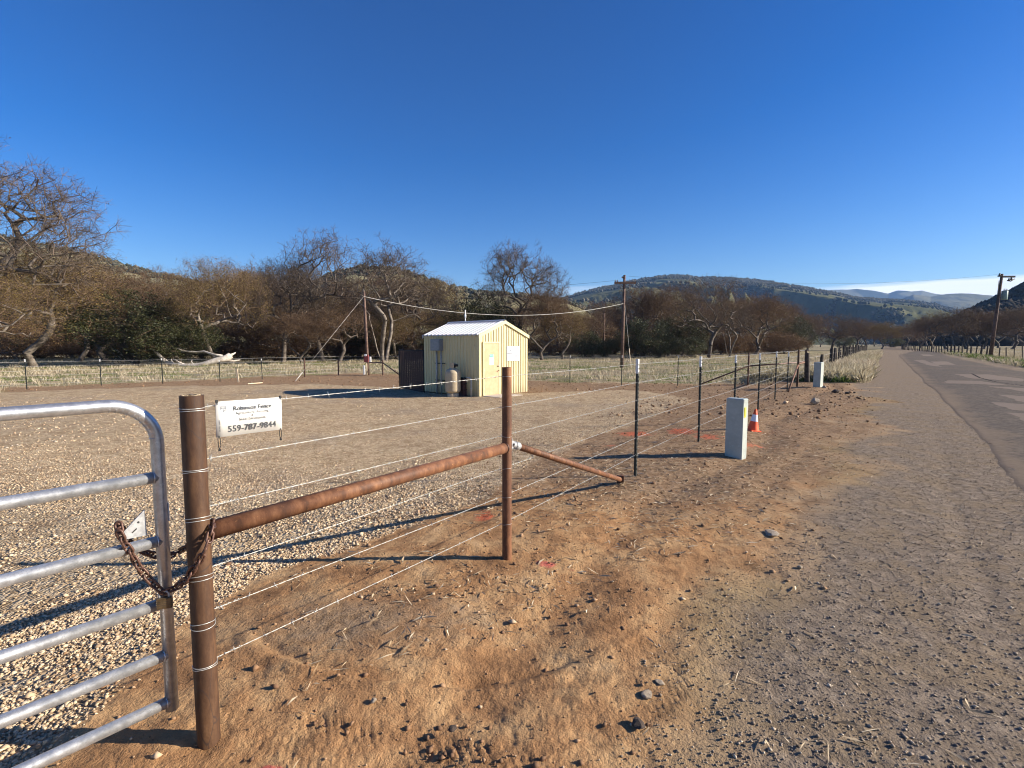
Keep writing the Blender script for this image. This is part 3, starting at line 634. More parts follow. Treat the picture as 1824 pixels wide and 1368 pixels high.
def skeleton(g, H, rw, base, stems, splay, lobes, lobe_r, npts, inner, wob, asc):
    """limbs grown toward points spread through lobes of an uneven crown; returns node positions, parents and tip flags"""
    N = []; par = []; hb = base*H; R_ = rw*H
    for k in range(stems):
        a = 6.283*(k+g.random()*.6)/stems; p = np.array([math.cos(a)*.25, math.sin(a)*.25, -.2])*(1 if stems > 1 else 0)+np.array([0, 0, -.2 if stems == 1 else 0]); d = np.array([math.cos(a)*splay, math.sin(a)*splay, 1.]); N.append(p); par.append(-1)
        n = max(4, int(hb/.5))
        for i in range(n): d = d+g.normal(0, .07, 3)*(1, 1, 0); N.append(N[-1]+d/np.linalg.norm(d)*hb/n*(1.0 if stems == 1 else 1.25)); par.append(len(N)-2)
    cz = (base*.75+1)*.5*H; rz = H-cz
    L = []
    for k in range(lobes):
        v = g.normal(0, 1, 3); v /= np.linalg.norm(v); v[2] = (v[2] if base < .1 else abs(v[2])*1.35-.45); q = (.50+.36*g.random())
        L.append(np.array([v[0]*R_*q, v[1]*R_*q, cz+v[2]*rz*q]))
    L = np.array(L); pts = L[g.integers(0, lobes, npts)]+g.normal(0, 1, (npts, 3))*lobe_r*H*np.array([1, 1, .8])
    e = np.sqrt((pts[:, 0]/R_)**2+(pts[:, 1]/R_)**2+((pts[:, 2]-cz)/np.where(pts[:, 2] > cz, rz, cz-hb*.75))**2)
    pts = pts[(e < 1.0) & (e > inner)]; e_ = np.linalg.norm(pts-np.array([0, 0, hb]), axis=1); pts = pts[np.argsort(e_+g.normal(0, .04*H, len(e_)))]
    P = np.zeros((len(N)+len(pts)*14, 3)); P[:len(N)] = N; m = len(N); par = list(par)+[0]*(len(pts)*14); tip = []
    cnt0 = m; dep = np.zeros(len(P)); first = [i for i in range(m)]
    ok = np.zeros(len(P), bool)
    for i in range(m): ok[i] = P[i, 2] > hb*.62
    for t in pts:
        dv = t-P[:m]; d2 = np.linalg.norm(dv, axis=1); cost = d2*(1+asc*np.clip(-dv[:, 2]/(d2+1e-6), 0, 1))+dep[:m]*.10; cost[~ok[:m]] = 1e9
        j = int(np.argmin(cost)); a = P[j]; d = d2[j]; n = min(10, max(1, int(d/(.045*H))))
        bow = g.normal(0, 1, 3)*d*wob; bow[2] = abs(bow[2])*.4 if d > .1*H else bow[2]; prev = j
        for i in range(1, n+1):
            s = i/n; P[m] = a+(t-a)*s+bow*math.sin(math.pi*s)+(g.normal(0, .012*H*wob*3, 3) if i < n else 0); par[m] = prev; dep[m] = dep[prev]+d/n; ok[m] = True; prev = m; m += 1
        tip.append(prev)
    return P[:m], np.array(par[:m]), np.array(tip), np.array([0, 0, cz])
def leaf_quads(g, pts, n, jit, size):
    p = pts[g.integers(0, len(pts), n)]+g.normal(0, 1, (n, 3))*jit; p[:, 2] = np.maximum(p[:, 2], .02)
    a = g.normal(0, 1, (n, 3)); a /= np.linalg.norm(a, axis=1, keepdims=True); b = np.cross(a, g.normal(0, 1, (n, 3))); b /= np.linalg.norm(b, axis=1, keepdims=True)
    s = (size*(.6+.8*g.random(n)))[:, None]; return np.stack([p-a*s, p+b*s*.5, p+a*s, p-b*s*.5], 1).reshape(-1, 3)
KINDS = {}; STAT = []
def kind(name, H, bark, twig, leaf=None, nleaf=0, jit=.3, lsize=.08, seed=1, rw=.5, base=.22, stems=1, splay=.3, lobes=22, lobe_r=.10, npts=900, inner=.35, wob=.08, asc=.8, rmin=.013, p=2.15, tw=7, tl=.75, tw_w=.010):
    g = np.random.default_rng(seed); P, par, tip, c = skeleton(g, H, rw, base, stems, splay, lobes, lobe_r, npts, inner, wob, asc)
    P[:, 2] *= (H-.3*tl)/np.percentile(P[tip, 2], 99)
    acc = np.zeros(len(P)); acc[tip] += rmin**p
    for i in range(len(P)-1, -1, -1):
        if acc[i] == 0: acc[i] = rmin**p
        if par[i] >= 0: acc[par[i]] += acc[i]
    r = acc**(1/p); has = par >= 0; i = np.where(has)[0]; j = par[i]; fl = np.where(P[j, 2] < .6, 1+.5*(1-np.clip(P[j, 2]/.6, 0, 1)), 1)
    thick = r[i] > rmin*3.2
    Vt, Ft = seg_mesh(P[j][thick], P[i][thick], (np.minimum(r[j], r[i]*1.35)*fl)[thick], r[i][thick], 6)
    Vn, Fn = seg_mesh(P[j][~thick], P[i][~thick], np.minimum(r[j], r[i]*1.6)[~thick], r[i][~thick], 3)
    # fine twigs, two orders
    src = np.concatenate([tip, np.where(r < rmin*1.6)[0]]); src = src[g.integers(0, len(src), len(tip)*tw)]; A = P[src]
    out = A-c; out /= np.linalg.norm(out, axis=1, keepdims=True)+1e-9; d = out*.55+g.normal(0, .75, A.shape); d /= np.linalg.norm(d, axis=1, keepdims=True)
    B = A+d*(tl*(.5+.8*g.random((len(A), 1)))); V1 = ribbons(A, B, np.full(len(A), tw_w), g)
    C0 = np.repeat(A+(B-A)*(.35+.5*g.random((len(A), 1))), 2, 0); d2 = np.repeat(d, 2, 0)+g.normal(0, .8, C0.shape); d2 /= np.linalg.norm(d2, axis=1, keepdims=True); C1 = C0+d2*tl*.45*(.5+.8*g.random((len(C0), 1)))
    V2 = ribbons(C0, C1, np.full(len(C0), tw_w*.75), g)
    nf = (len(V1)+len(V2))//4; Fn = np.concatenate([Fn, np.arange(nf*4).reshape(-1, 4)+len(Vn)]); Vn = np.concatenate([Vn, V1, V2]); mi = np.zeros(len(Fn), int); mats = [M[twig]]
    if leaf:
        Vl = leaf_quads(g, np.concatenate([B, C1]), nleaf, jit, lsize); Fn = np.concatenate([Fn, np.arange(nleaf*4).reshape(-1, 4)+len(Vn)]); Vn = np.concatenate([Vn, Vl]); mi = np.concatenate([mi, np.ones(nleaf, int)]); mats.append(M[leaf])
    me_t = mesh_np('trunk', Vt, Ft, M[bark], smooth=True); me_c = mesh_np('crown', Vn, Fn, mats, mi=mi)
    KINDS[name] = (me_t, me_c, H, rw*H); STAT.append((name, len(tip), len(Fn), round(float(r[:3].max()), 2)))
kind('spread_bare', 16, 'bark', 'twig_grey', 'leaf_ochre', 900, .1, .06, 3, rw=.50, base=.24, lobes=30, lobe_r=.085, npts=1600, inner=.3, tw=7)
kind('spread_bare2', 16, 'bark', 'twig', 'leaf_ochre', 4500, .15, .06, 12, rw=.58, base=.18, lobes=26, lobe_r=.09, npts=1500, inner=.3, wob=.11, tw=5)
kind('upright_bare', 18, 'bark', 'twig_grey', 'leaf_ochre', 600, .1, .06, 21, rw=.30, base=.25, lobes=18, lobe_r=.07, npts=1100, inner=.15, asc=1.6, wob=.09, tw=5)
kind('vase_bare', 16, 'bark_pale', 'twig_grey', 'leaf_ochre', 900, .1, .06, 34, rw=.42, base=.30, stems=4, splay=.34, lobes=20, lobe_r=.08, npts=1100, inner=.3, asc=1.4, wob=.10, tw=5)
kind('russet', 13, 'bark', 'twig', 'leaf_russet', 15000, .30, .060, 41, rw=.52, base=.13, lobes=24, lobe_r=.10, npts=900, inner=.3, tw=6)
kind('russet2', 13, 'bark', 'twig', 'leaf_russet', 14000, .30, .060, 48, rw=.48, base=.18, stems=2, splay=.35, lobes=20, lobe_r=.10, npts=850, inner=.3, tw=6)
kind('ochre', 13, 'bark_pale', 'twig', 'leaf_ochre', 20000, .32, .065, 55, rw=.50, base=.15, lobes=22, lobe_r=.11, npts=850, inner=.3, wob=.08, tw=6)
kind('evergreen', 9, 'bark', 'twig', 'leaf_green', 24000, .28, .10, 63, rw=.62, base=.05, lobes=26, lobe_r=.11, npts=500, inner=.25, tw=5, tl=.5)
kind('evergreen_bush', 5, 'bark', 'twig', 'leaf_sage', 12000, .20, .085, 71, rw=.75, base=.03, stems=3, splay=.6, lobes=22, lobe_r=.12, npts=300, inner=.2, tw=4, tl=.35)
kind('brush', 3, 'bark', 'twig', 'leaf_russet', 7000, .14, .045, 77, rw=.8, base=.03, stems=6, splay=.6, lobes=16, lobe_r=.14, npts=260, inner=.1, tw=5, tl=.4, tw_w=.008, rmin=.008)
TN = {'spread_bare': 'bare_oak', 'spread_bare2': 'bare_oak', 'upright_bare': 'bare_oak', 'vase_bare': 'bare_oak', 'russet': 'oak_tree', 'russet2': 'oak_tree', 'ochre': 'oak_tree', 'evergreen': 'evergreen_oak', 'evergreen_bush': 'evergreen_bush', 'brush': 'leafless_bush'}
def tree(k, px, pyb, pyt, label, group=None, wide=1.0, rz=None, Y=None, cat=None):
    me_t, me_c, H, rad = KINDS[k]
    if Y is None: p = hit(px, pyb)
    else: p = at(px, 612, Y); p.z = gz(p.x, p.y)
    h = at(px, pyt, p.y).z-p.z; s = h/H
    o = thing(TN[k], label, cat or ('bush' if 'bush' in TN[k] else 'tree'), p, random.uniform(0, 6.28) if rz is None else rz, group)
    o.scale = (s*wide, s*wide, s)
    link('trunk', me_t, o); link('crown', me_c, o); return o
def ORD(i): return ['first', 'second', 'third', 'fourth', 'fifth', 'sixth', 'seventh', 'eighth', 'ninth', 'tenth', 'eleventh', 'twelfth', 'thirteenth', 'fourteenth', 'fifteenth', 'sixteenth', 'seventeenth', 'eighteenth', 'nineteenth', 'twentieth', 'twenty first', 'twenty second', 'twenty third', 'twenty fourth'][i]
GW = 'oaks and bushes of the wood beyond the pasture'
T = tree
# left end
T('spread_bare', -60, 668, 238, 'huge spreading bare oak at the far left, crown rising highest against the sky', wide=1.12, rz=2.2, Y=44)
T('ochre', 60, 655, 440, 'bushy ochre leaved oak under the huge bare oak at far left', wide=1.35)
T('ochre', -40, 668, 480, 'low ochre oak whose branches hang to the grass at the left edge', wide=1.3)
T('ochre', 140, 645, 462, 'ochre twiggy oak between the far left trees and the dark evergreen', wide=.95)
T('evergreen', 240, 651, 528, 'broad dark green evergreen oak behind the left part of the fallen tree', wide=1.45, rz=1)
T('evergreen', 320, 650, 560, 'smaller dark green evergreen directly behind the fallen white tree', wide=1.4, rz=3)
T('russet', 190, 645, 478, 'russet brown oak rising over the dark evergreen on the left', wide=1.25)
T('russet2', 275, 643, 480, 'russet oak rising behind the fallen white tree', wide=1.2)
T('ochre', 392, 649, 468, 'ochre oak with forked white trunk at the root end of the fallen tree', wide=1.0, rz=.4)
T('russet', 440, 640, 482, 'brown oak standing behind and right of the forked white trunk', wide=1.05)
T('spread_bare', 505, 644, 462, 'dark bare oak with leaning trunk between the cow and the service pole', wide=.95)
T('upright_bare', 575, 643, 418, 'tallest upright bare oak left of the service pole, rising against the sky', wide=1.05, rz=.6)
T('upright_bare', 540, 640, 462, 'slender bare oak just left of the tallest upright oak', wide=.9, rz=2.6)
T('russet2', 600, 647, 545, 'low rounded russet tree behind the guy wire of the service pole', wide=1.5)
T('russet', 540, 648, 560, 'low rounded russet tree in front of the tall bare oaks', wide=1.4)
T('vase_bare', 684, 645, 440, 'vase shaped bare oak with several pale stems right of the service pole', wide=1.15, rz=.8)
T('spread_bare', 740, 641, 496, 'wide bare oak reaching toward the shed from the pale stemmed oak', wide=1.2)
T('ochre', 712, 642, 560, 'small ochre tree between the service pole and the brown screen', wide=1.3)
T('evergreen', 670, 640, 560, 'dark evergreen undergrowth tree at the feet of the pale stemmed oak', wide=1.3)
T('evergreen', 850, 640, 530, 'dark evergreen oak right behind the shed roof', wide=1.15)
T('ochre', 800, 641, 560, 'low ochre tree behind the left end of the shed roof', wide=1.2)
T('spread_bare', 926, 640, 441, 'tall broad bare oak standing alone above the wood right of the shed', wide=.92, rz=1.9)
T('russet', 965, 641, 520, 'russet oak right of the shed gable, below the tall bare oak', wide=1.0)
T('ochre', 1002, 640, 545, 'ochre brown oak between the shed and the crossarm pole', wide=1.0)
T('russet', 1055, 636, 560, 'low russet oak left of the crossarm pole', wide=1.2)
T('evergreen_bush', 1040, 637, 592, 'grey green bush near the foot of the wood left of the crossarm pole', wide=1.2)
T('evergreen_bush', 1078, 637, 604, 'small grey green bush just left of the crossarm pole', wide=1.2)
T('evergreen_bush', 1148, 637, 572, 'tall grey green bush just right of the crossarm pole', wide=1.15)
T('evergreen_bush', 1172, 637, 598, 'rounded grey green bush lower and right of the tall green bush', wide=1.3)
T('evergreen', 1215, 635, 555, 'dark evergreen oak in the gap above the second black fence post', wide=.95)
T('evergreen_bush', 1228, 637, 602, 'low grey green bush above the second black fence post', wide=1.3)
T('russet', 1130, 634, 515, 'dark brown oak towering behind the crossarm pole', wide=1.05)
T('russet2', 1190, 634, 510, 'dark brown oak behind the tall green bush', wide=1.0)
T('spread_bare2', 1262, 638, 498, 'large dark limbed bare oak with crooked trunk right of the green bushes', wide=1.0, rz=4)
T('vase_bare', 1300, 636, 540, 'several thin stemmed bare oak beside the crooked trunked oak', wide=1.1)
T('russet', 1345, 633, 528, 'rounded russet brown oak at the right end of the near wood', wide=1.25)
T('russet', 1320, 631, 535, 'russet oak filling behind the rounded brown oak', wide=1.0)
T('evergreen', 1405, 627, 568, 'grey green evergreen oak at the far corner of the dry pasture', wide=1.2)
T('russet', 1438, 625, 562, 'dark oak at the back of the dry pasture left of the road end', wide=1.35)
T('spread_bare2', 1480, 624, 560, 'wide dark oak behind the line of old posts left of the road end', wide=1.35)
T('russet2', 1520, 623, 568, 'brown oak behind the line of old posts, nearest left of the road end', wide=1.4)
T('ochre', 1570, 622, 575, 'oak overhanging the left edge of the road end', wide=1.2)
T('spread_bare2', 1543, 622, 572, 'bare oak between the old posts and the road end', wide=1.1)
T('russet', 1640, 620, 572, 'dark oak overhanging the right edge of the road end', wide=1.3)
T('russet2', 1612, 618.5, 578, 'dark small oak over the middle of the road end', wide=1.4)
T('spread_bare2', 1685, 622, 553, 'dark oak with three trunks beyond the right roadside fence', wide=1.3, rz=1)
T('russet', 1662, 621, 563, 'brown oak left of the three trunked oak on the right of the road', wide=1.3)
T('spread_bare2', 1722, 622, 548, 'dark spreading oak left of the transformer pole', wide=1.3, rz=2)
T('russet2', 1750, 622, 556, 'dark oak just behind the transformer pole', wide=1.2)
T('spread_bare2', 1803, 622, 548, 'dark spreading oak right of the transformer pole', wide=1.3, rz=5)
T('russet', 1845, 622, 545, 'dark oak cut by the right edge of the photo', wide=1.3)
T('russet', 1778, 620, 555, 'dark oak in the gap right of the transformer pole', wide=1.2)
# filler rows deeper in the wood
g1 = 'deeper oaks of the left wood'; g2 = 'deeper oaks of the middle wood'; g3 = 'far oaks around the road end'
for i, px in enumerate(range(-80, 760, 38)):
    k = ['russet', 'russet2', 'ochre', 'spread_bare2', 'russet'][i % 5]
    T(k, px+random.uniform(-10, 10), 0, random.choice([random.uniform(490, 502), random.uniform(512, 535)]), ORD(i)+' from the left in the first deep oak row left of the shed', g1, 1.15, Y=random.uniform(92, 125))
for i, px in enumerate(range(30, 760, 62)):
    T('russet' if i % 2 else 'russet2', px+random.uniform(-10, 10), 0, random.uniform(520, 545), ORD(i)+' from the left in the hindmost oak row left of the shed', g1, 1.4, Y=random.uniform(130, 170))
for i, px in enumerate(range(785, 1400, 40)):
    k = ['russet', 'russet2', 'ochre', 'russet'][i % 4]
    T(k, px+random.uniform(-10, 10), 0, random.uniform(540, 562) if px < 1110 else random.uniform(525, 545), ORD(i)+' from the left in the deep row of brown oaks right of the shed', g2, 1.2, Y=random.uniform(112, 150))
for i, px in enumerate(range(1395, 1860, 24)):
    k = ['russet', 'russet2', 'spread_bare2'][i % 3]
    T(k, px+random.uniform(-8, 8), 0, random.uniform(578, 592) if px < 1650 else random.uniform(556, 570), ORD(i)+' from the left in the far dark tree line round the road end', g3, 1.35, Y=random.uniform(280, 360))
for i, px in enumerate(range(-10, 750, 34)):
    T('brush', px+random.uniform(-9, 9), 0, random.uniform(570, 596), ORD(i)+' from the left of the low brown leafless bushes under the left wood', 'leafless bushes under the left wood', 1.5, Y=random.uniform(72, 86))
for i, px in enumerate(range(960, 1400, 23)):
    T('brush', px+random.uniform(-6, 6), 0, random.uniform(584, 600), ORD(i)+' from the left of the low brown leafless bushes under the right wood', 'leafless bushes under the right wood', 1.8, Y=random.uniform(104, 116))
for i, px in enumerate([-20, 70, 150, 330, 360, 500, 560, 625, 720, 770]):
    T('evergreen_bush', px, 0, random.uniform(598, 612), ORD(i)+' from the left of the dark green bushes under the left wood', 'green bushes under the left wood', 1.5, Y=random.uniform(80, 92))
for i, px in enumerate([1290, 1335, 1375, 1420, 1500, 1590]):
    T('evergreen_bush', px, 0, random.uniform(600, 608), ORD(i)+' from the left of the dark green bushes beyond the right pasture', 'green bushes beyond the right pasture', 1.6, Y=random.uniform(125, 150) if px < 1400 else 230)
# ------------------------------------------------------------------ structures
def proj(p):
    x, y, z = p[0], p[1], p[2]-CAM_H; cp, sp = math.cos(PITCH), math.sin(PITCH)
    d = y*cp-z*sp; u = y*sp+z*cp; return 912+FPX*x/d, 684-FPX*u/d
def z_at(p, py):                     # height above the ground point p that shows at photo row py
    lo, hi = p[2]-1, p[2]+40
    for _ in range(50):
        m = (lo+hi)/2
        if proj((p[0], p[1], m))[1] > py: lo = m
        else: hi = m
    return lo
def along(p, d, px, lo=0.0, hi=8.0, z=None):   # distance along direction d from p at which the column px is reached
    f = lambda t: proj((p[0]+d[0]*t, p[1]+d[1]*t, p[2] if z is None else z))[0]-px
    a = f(lo)
    for _ in range(50):
        m = (lo+hi)/2
        if (f(m) > 0) == (a > 0): lo = m
        else: hi = m
    return lo
def text_mesh(s, size, depth=.0006, align='CENTER', bold=0.0, spacing=1.0):
    c = bpy.data.curves.new('lettering', 'FONT'); c.body = s; c.size = size; c.extrude = depth; c.align_x = align; c.offset = bold; c.space_character = spacing; c.resolution_u = 3
    o = bpy.data.objects.new('lettering', c); COL.objects.link(o); bpy.context.view_layer.update()
    me = bpy.data.meshes.new_from_object(o); bpy.data.objects.remove(o); bpy.data.curves.remove(c); return me

# --- road side fence ---------------------------------------------------------
P1 = hit(372, 1312); P2 = hit(903, 991); TP = [hit(1133, 846), hit(1245.5, 785)]
T4 = hit(1351, 730); T3 = (TP[1]+T4)/2; T3.z = gz(T3.x, T3.y); T5 = hit(1381, 711); T6 = hit(1402.6, 697)
B1 = hit(1420, 689); CR = hit(1433.5, 679.5)
fence = thing('barbed_wire_fence', 'new barbed wire fence with rusty pipe brace running along the road from the chained gate', 'fence', P1)
def loc(p): return Vector(p)-P1
def pipe_post(name, base, pytop, r, m, parent, org, sink=.12, px=None, hollow=True):
    zt = z_at(base, pytop); b = Vector(base)-org; n = 20 if r > .03 and base[1] < 10 else 10
    mb = MB(); mb.tube([(b.x, b.y, b.z-sink), (b.x, b.y, b.z+(zt-base[2])*.5), (b.x, b.y, b.z+zt-base[2])], r, n, cap=False)
    if hollow:
        h = b.z+zt-base[2]; mb.tube([(b.x, b.y, h), (b.x, b.y, h-.02)], r-.006, n, cap=False)
        k = len(mb.V); mb.add([(b.x+math.cos(2*math.pi*i/n)*q, b.y+math.sin(2*math.pi*i/n)*q, h) for q in (r, r-.006) for i in range(n)], [(i, (i+1) % n, n+(i+1) % n, n+i) for i in range(n)])
        mb.add([(b.x+math.cos(2*math.pi*i/n)*(r-.005), b.y+math.sin(2*math.pi*i/n)*(r-.005), h-.012) for i in range(n)], [tuple(range(n))])
    o = mb.build(name, m, parent); return o, zt
o, z1t = pipe_post('gate_post', P1, 704, .0445, M['rust_brown'], fence, P1); o['label'] = 'thick brown gate post beside the galvanised gate'
bm_ = MB()
g = np.random.default_rng(3)
for i in range(26):
    a = g.random()*6.28; r = g.random()*.042; L = .01+.04*g.random()
    bm_.tube([(r*math.cos(a), r*math.sin(a), z1t-P1.z-.006), (r*math.cos(a)+L*math.cos(a+2), r*math.sin(a)+L*math.sin(a+2), z1t-P1.z+.004*g.random())], .0012, 4)
bm_.build('grass_scraps', M['straw'], fence)
o, z2t = pipe_post('brace_post', P2, 654, .0375, M['rust'], fence, P1)
dP = (P2-P1).normalized(); nP = Vector((dP.y, -dP.x, 0))       # nP points to the road side
zb1, zb2 = at(372, 951, P1.y).z, at(903, 797, P2.y).z
a = Vector((P1.x, P1.y, zb1))+dP*.04; b = Vector((P2.x, P2.y, zb2))-dP*.028
MB().tube([loc(a), loc((a+b)/2), loc(b)], .041, 20).build('brace_rail', M['rust'], fence)
w_ = MB(); w_.tube([loc(b-dP*.012), loc(b+dP*.004)], .045, 20); w_.build('weld', M['rust_dark'], fence)
kt = Vector((P2.x, P2.y, 0)); kb = hit(1104, 861); kd = (Vector((kb.x, kb.y, 0))-kt).normalized()
ks = Vector((P2.x, P2.y, at(930, 793, P2.y+.1).z))+kd*.12; ke = Vector((kb.x, kb.y, at(1104, 854, kb.y).z))
MB().tube([loc(ks), loc((ks+ke)/2), loc(ke)], .029, 16).build('diagonal_brace', M['rust'], fence)
ax = (ke-ks).normalized(); s0 = ks-ax*.085
cl = MB(); cl.tube([loc(ks-ax*.005), loc(ks+ax*.055)], .0325, 16); cl.tube([loc(s0+ax*.02), loc(ks)], [.012, .030], 10)
q = Matrix.Rotation(math.atan2(kd.y, kd.x), 3, 'Z')
cl.box(loc(s0+ax*.045), (.085, .012, .058), q @ Matrix.Rotation(math.asin(-ax.z), 3, 'Y')); cl.box(loc(s0), (.008, .05, .085), q)
cl.build('brace_clamp', M['galv_dull'], fence)
bt = MB(); sd = Vector((-kd.y, kd.x, 0))
for s in (-1, 1): bt.tube([loc(s0+ax*.04-sd*s*.009), loc(s0+ax*.04-sd*s*.022)], .010, 6)
bt.build('bolt', M['dark_metal'], fence)
fp = MB(); st = Vector((kb.x, kb.y, kb.z))+kd*.075; fp.tube([loc(st-Vector((0, 0, .1))), loc(st+Vector((0, 0, .085)))], .022, 12); fp.build('ground_stub', M['rust'], fence)
fl = MB(); fl.box(loc(ke+ax*.018), (.010, .09, .10), q); fl.box(loc(ke+kd*.045+Vector((0, 0, -.01))), (.05, .01, .07), q); fl.build('brace_plate', M['rust_dark'], fence)
# T posts
tp = MB(); H0 = 1.5
tp.box((0, 0, H0/2-.1), (.036, .006, H0+.2)); tp.box((0, .017, H0/2-.1), (.006, .028, H0+.2))
for i in range(27): tp.box((0, -.006, .08+i*.052), (.014, .008, .022))
tp_me = tp.mesh('t_post', M['tpost'])
wt = MB(); wt.box((0, 0, H0-.09), (.040, .010, .184)); wt.box((0, .018, H0-.09), (.010, .032, .184)); wt_me = wt.mesh('white_tip', M['white_tip'])
rzF = math.atan2(dP.y, dP.x)
TOPS = [640, 635, 632, 629, 626, 627]; ALLT = TP+[T3, T4, T5, T6]; tip_z = []
for p, t in zip(ALLT, TOPS):
    zt = z_at(p, t); o = link('t_post', tp_me, fence, loc(p), (0, random.uniform(-.012, .012), rzF)); o.scale.z = (zt-p.z)/H0
    link('white_tip', wt_me, o)
pipe_post('brace_post', B1, 623, .04, M['rust_brown'], fence, P1)
pipe_post('corner_post', CR, 623, .045, M['rust_brown'], fence, P1)
za = at(1421, 649, B1.y).z; zc = at(1434, 644.5, CR.y).z
MB().tube([loc((B1.x, B1.y, za)), loc((CR.x, CR.y, zc))], .035, 10).build('brace_rail', M['rust'], fence)
k2 = hit(1404, 698); MB().tube([loc((B1.x, B1.y, za-.02)), loc((k2.x, k2.y, k2.z))], .032, 10).build('diagonal_brace', M['rust'], fence)
# barbed wires
HW = [1.445, 1.205, .975, .715, .487, .265]; HW1 = [1.437, 1.215, 1.01, .745, .555, .335]
def wire_run(mb, pts, r, barbs=0, twist=False, seed=0, sag=.006):
    g = random.Random(seed)
    for a, b in zip(pts, pts[1:]):
        a, b = Vector(a), Vector(b); L = (b-a).length; d = (b-a)/L; x, y, _ = basis(d); x, y = Vector(x), Vector(y)
        if twist:
            n = int(L/.018)
            for ph in (0, math.pi):
                mb.tube([a+(b-a)*(i/n)+Vector((0, 0, -4*sag*(i/n)*(1-i/n)))+(x*math.cos(i*1.3+ph)+y*math.sin(i*1.3+ph))*r*.9 for i in range(n+1)], r*.85, 3, cap=False)
        else:
            n = max(2, int(L/.5)); mb.tube([a+(b-a)*(i/n)+Vector((0, 0, -4*sag*(i/n)*(1-i/n))) for i in range(n+1)], r, 4, cap=False)
        if barbs:
            s = g.random()*barbs
            while s < L:
                c = a+d*s+Vector((0, 0, -4*sag*(s/L)*(1-s/L)))
                for k in range(2):
                    an = g.random()*6.28; e = (x*math.cos(an)+y*math.sin(an)+d*g.uniform(-.35, .35))*.016
                    mb.tube([c+d*.003*k-e, c+d*.003*k+e], [r*.5, r*.5], 4)
                mb.tube([c-d*.006, c+d*.006], r*2.1, 5)
                s += barbs*g.uniform(.85, 1.15)
face = nP*.0
for i in range(6):
    mb = MB()
    p0 = Vector((P1.x, P1.y, P1.z+HW1[i]))+dP*.045; p1 = Vector((P2.x, P2.y, P2.z+HW[i]))+nP*-.0395
    wire_run(mb, [loc(p0), loc(p1)], .0016, .127, True, i, .003)
    pts = [p1]+[Vector((p.x, p.y, p.z+HW[i]+.005))-nP*.006 for p in ALLT]+[Vector((B1.x, B1.y, B1.z+HW[i]))-nP*.04, Vector((CR.x, CR.y, CR.z+HW[i]))-nP*.045]
    wire_run(mb, [loc(p) for p in pts[:3]], .0016, .127, True, i+10, .006)
    wire_run(mb, [loc(p) for p in pts[2:]], .0021, .25, False, i+20, .008)
    # wrapped tail next to the gate post
    for k in range(5):
        c = p0+dP*(.012+.022*k+.01*random.random()); e = Vector((random.uniform(-1, 1), random.uniform(-1, 1), random.uniform(-1, 1)))*.009
        mb.tube([loc(c+e), loc(c-e)], .0013, 4)
        mb.tube([loc(c+Vector((0, 0, .0045))), loc(c+dP*.006+Vector((0, 0, -.0045)))], .0016, 4)
    mb.build('barbed_wire', M['wire'], fence)
    for (P, r, zz, nn) in ((P1, .0445, HW1[i]-random.choice([.0, .02, .035]), 2), (P2, .0375, HW[i], 1)):
        for k in range(nn):
            t = MB(); tl = random.uniform(-.004, .012)
            t.tube([loc((P.x+(r+.0012)*math.cos(q_), P.y+(r+.0012)*math.sin(q_), P.z+zz-k*.014+tl*math.cos(q_+1))) for q_ in np.linspace(0, 6.2832, 25)[:-1]], .0017 if P is P1 else .0012, 5, closed=True)
            t.build('wire_tie', M['wire'], fence)
for p in ALLT[:2]:
    for i in range(6): 
        t = MB(); t.tube([loc((p.x, p.y, p.z+HW[i]))+Vector((.022*math.cos(q_), .022*math.sin(q_), .004*math.sin(q_*2))) for q_ in np.linspace(0, 6.2832, 9)[:-1]], .0011, 4, closed=True); t.build('wire_clip', M['wire'], fence)

# --- gate ------------------------------------------------------------------
GY = 2.08; GS = at(281, 1262, GY); GS = Vector(((272-912)/900*GY, GY, 0)); GD = Vector((-1.763-GS.x, 1.74-GY, 0)).normalized()
ztop = at(260, 717, GY).z; zbot = at(289, 1262, GY).z; GR = .0245
gate = thing('pipe_gate', 'galvanised tube farm gate chained shut at the left edge', 'gate', (GS.x, GS.y, gz(GS.x, GS.y)), math.atan2(GD.y, GD.x)); g0 = gz(GS.x, GS.y)
GL = 3.6; rb = .165
fr = [(0, 0, zbot-g0), (0, 0, ztop-g0-rb-.3), (0, 0, ztop-g0-rb)]
fr += [(rb-rb*math.cos(t), 0, ztop-g0-rb+rb*math.sin(t)) for t in np.linspace(0, math.pi/2, 32)[1:]]
nb = len(fr); fr += [(GL*.5, 0, ztop-g0), (GL-rb, 0, ztop-g0)]+[(GL-rb+rb*math.sin(t), 0, ztop-g0-rb+rb*math.cos(t)) for t in np.linspace(0, math.pi/2, 9)[1:]]+[(GL, 0, zbot-g0)]
MB().tube(fr, GR, 18).build('frame', M['galv'], gate)
wr = MB()
for t in np.linspace(.12, 1.5, 11):      # wrinkles pressed into the inside of the bend
    c = Vector((rb-rb*math.cos(t), 0, ztop-g0-rb+rb*math.sin(t))); inn = Vector((math.cos(t), 0, -math.sin(t))); sdv = Vector((0, 1, 0))
    wr.tube([c+(inn*math.cos(q_)+sdv*math.sin(q_))*(GR+.0003) for q_ in np.linspace(-1.15, 1.15, 11)], [.0003]+[.0021]*9+[.0003], 6)
wr.build('bend_wrinkles', M['galv'], gate)
RZ = [at(263, 849, GY).z, at(268, 962, GY).z, at(275, 1072, GY).z, at(281, 1164, GY).z, at(286, 1247, GY).z]
rail_me = None
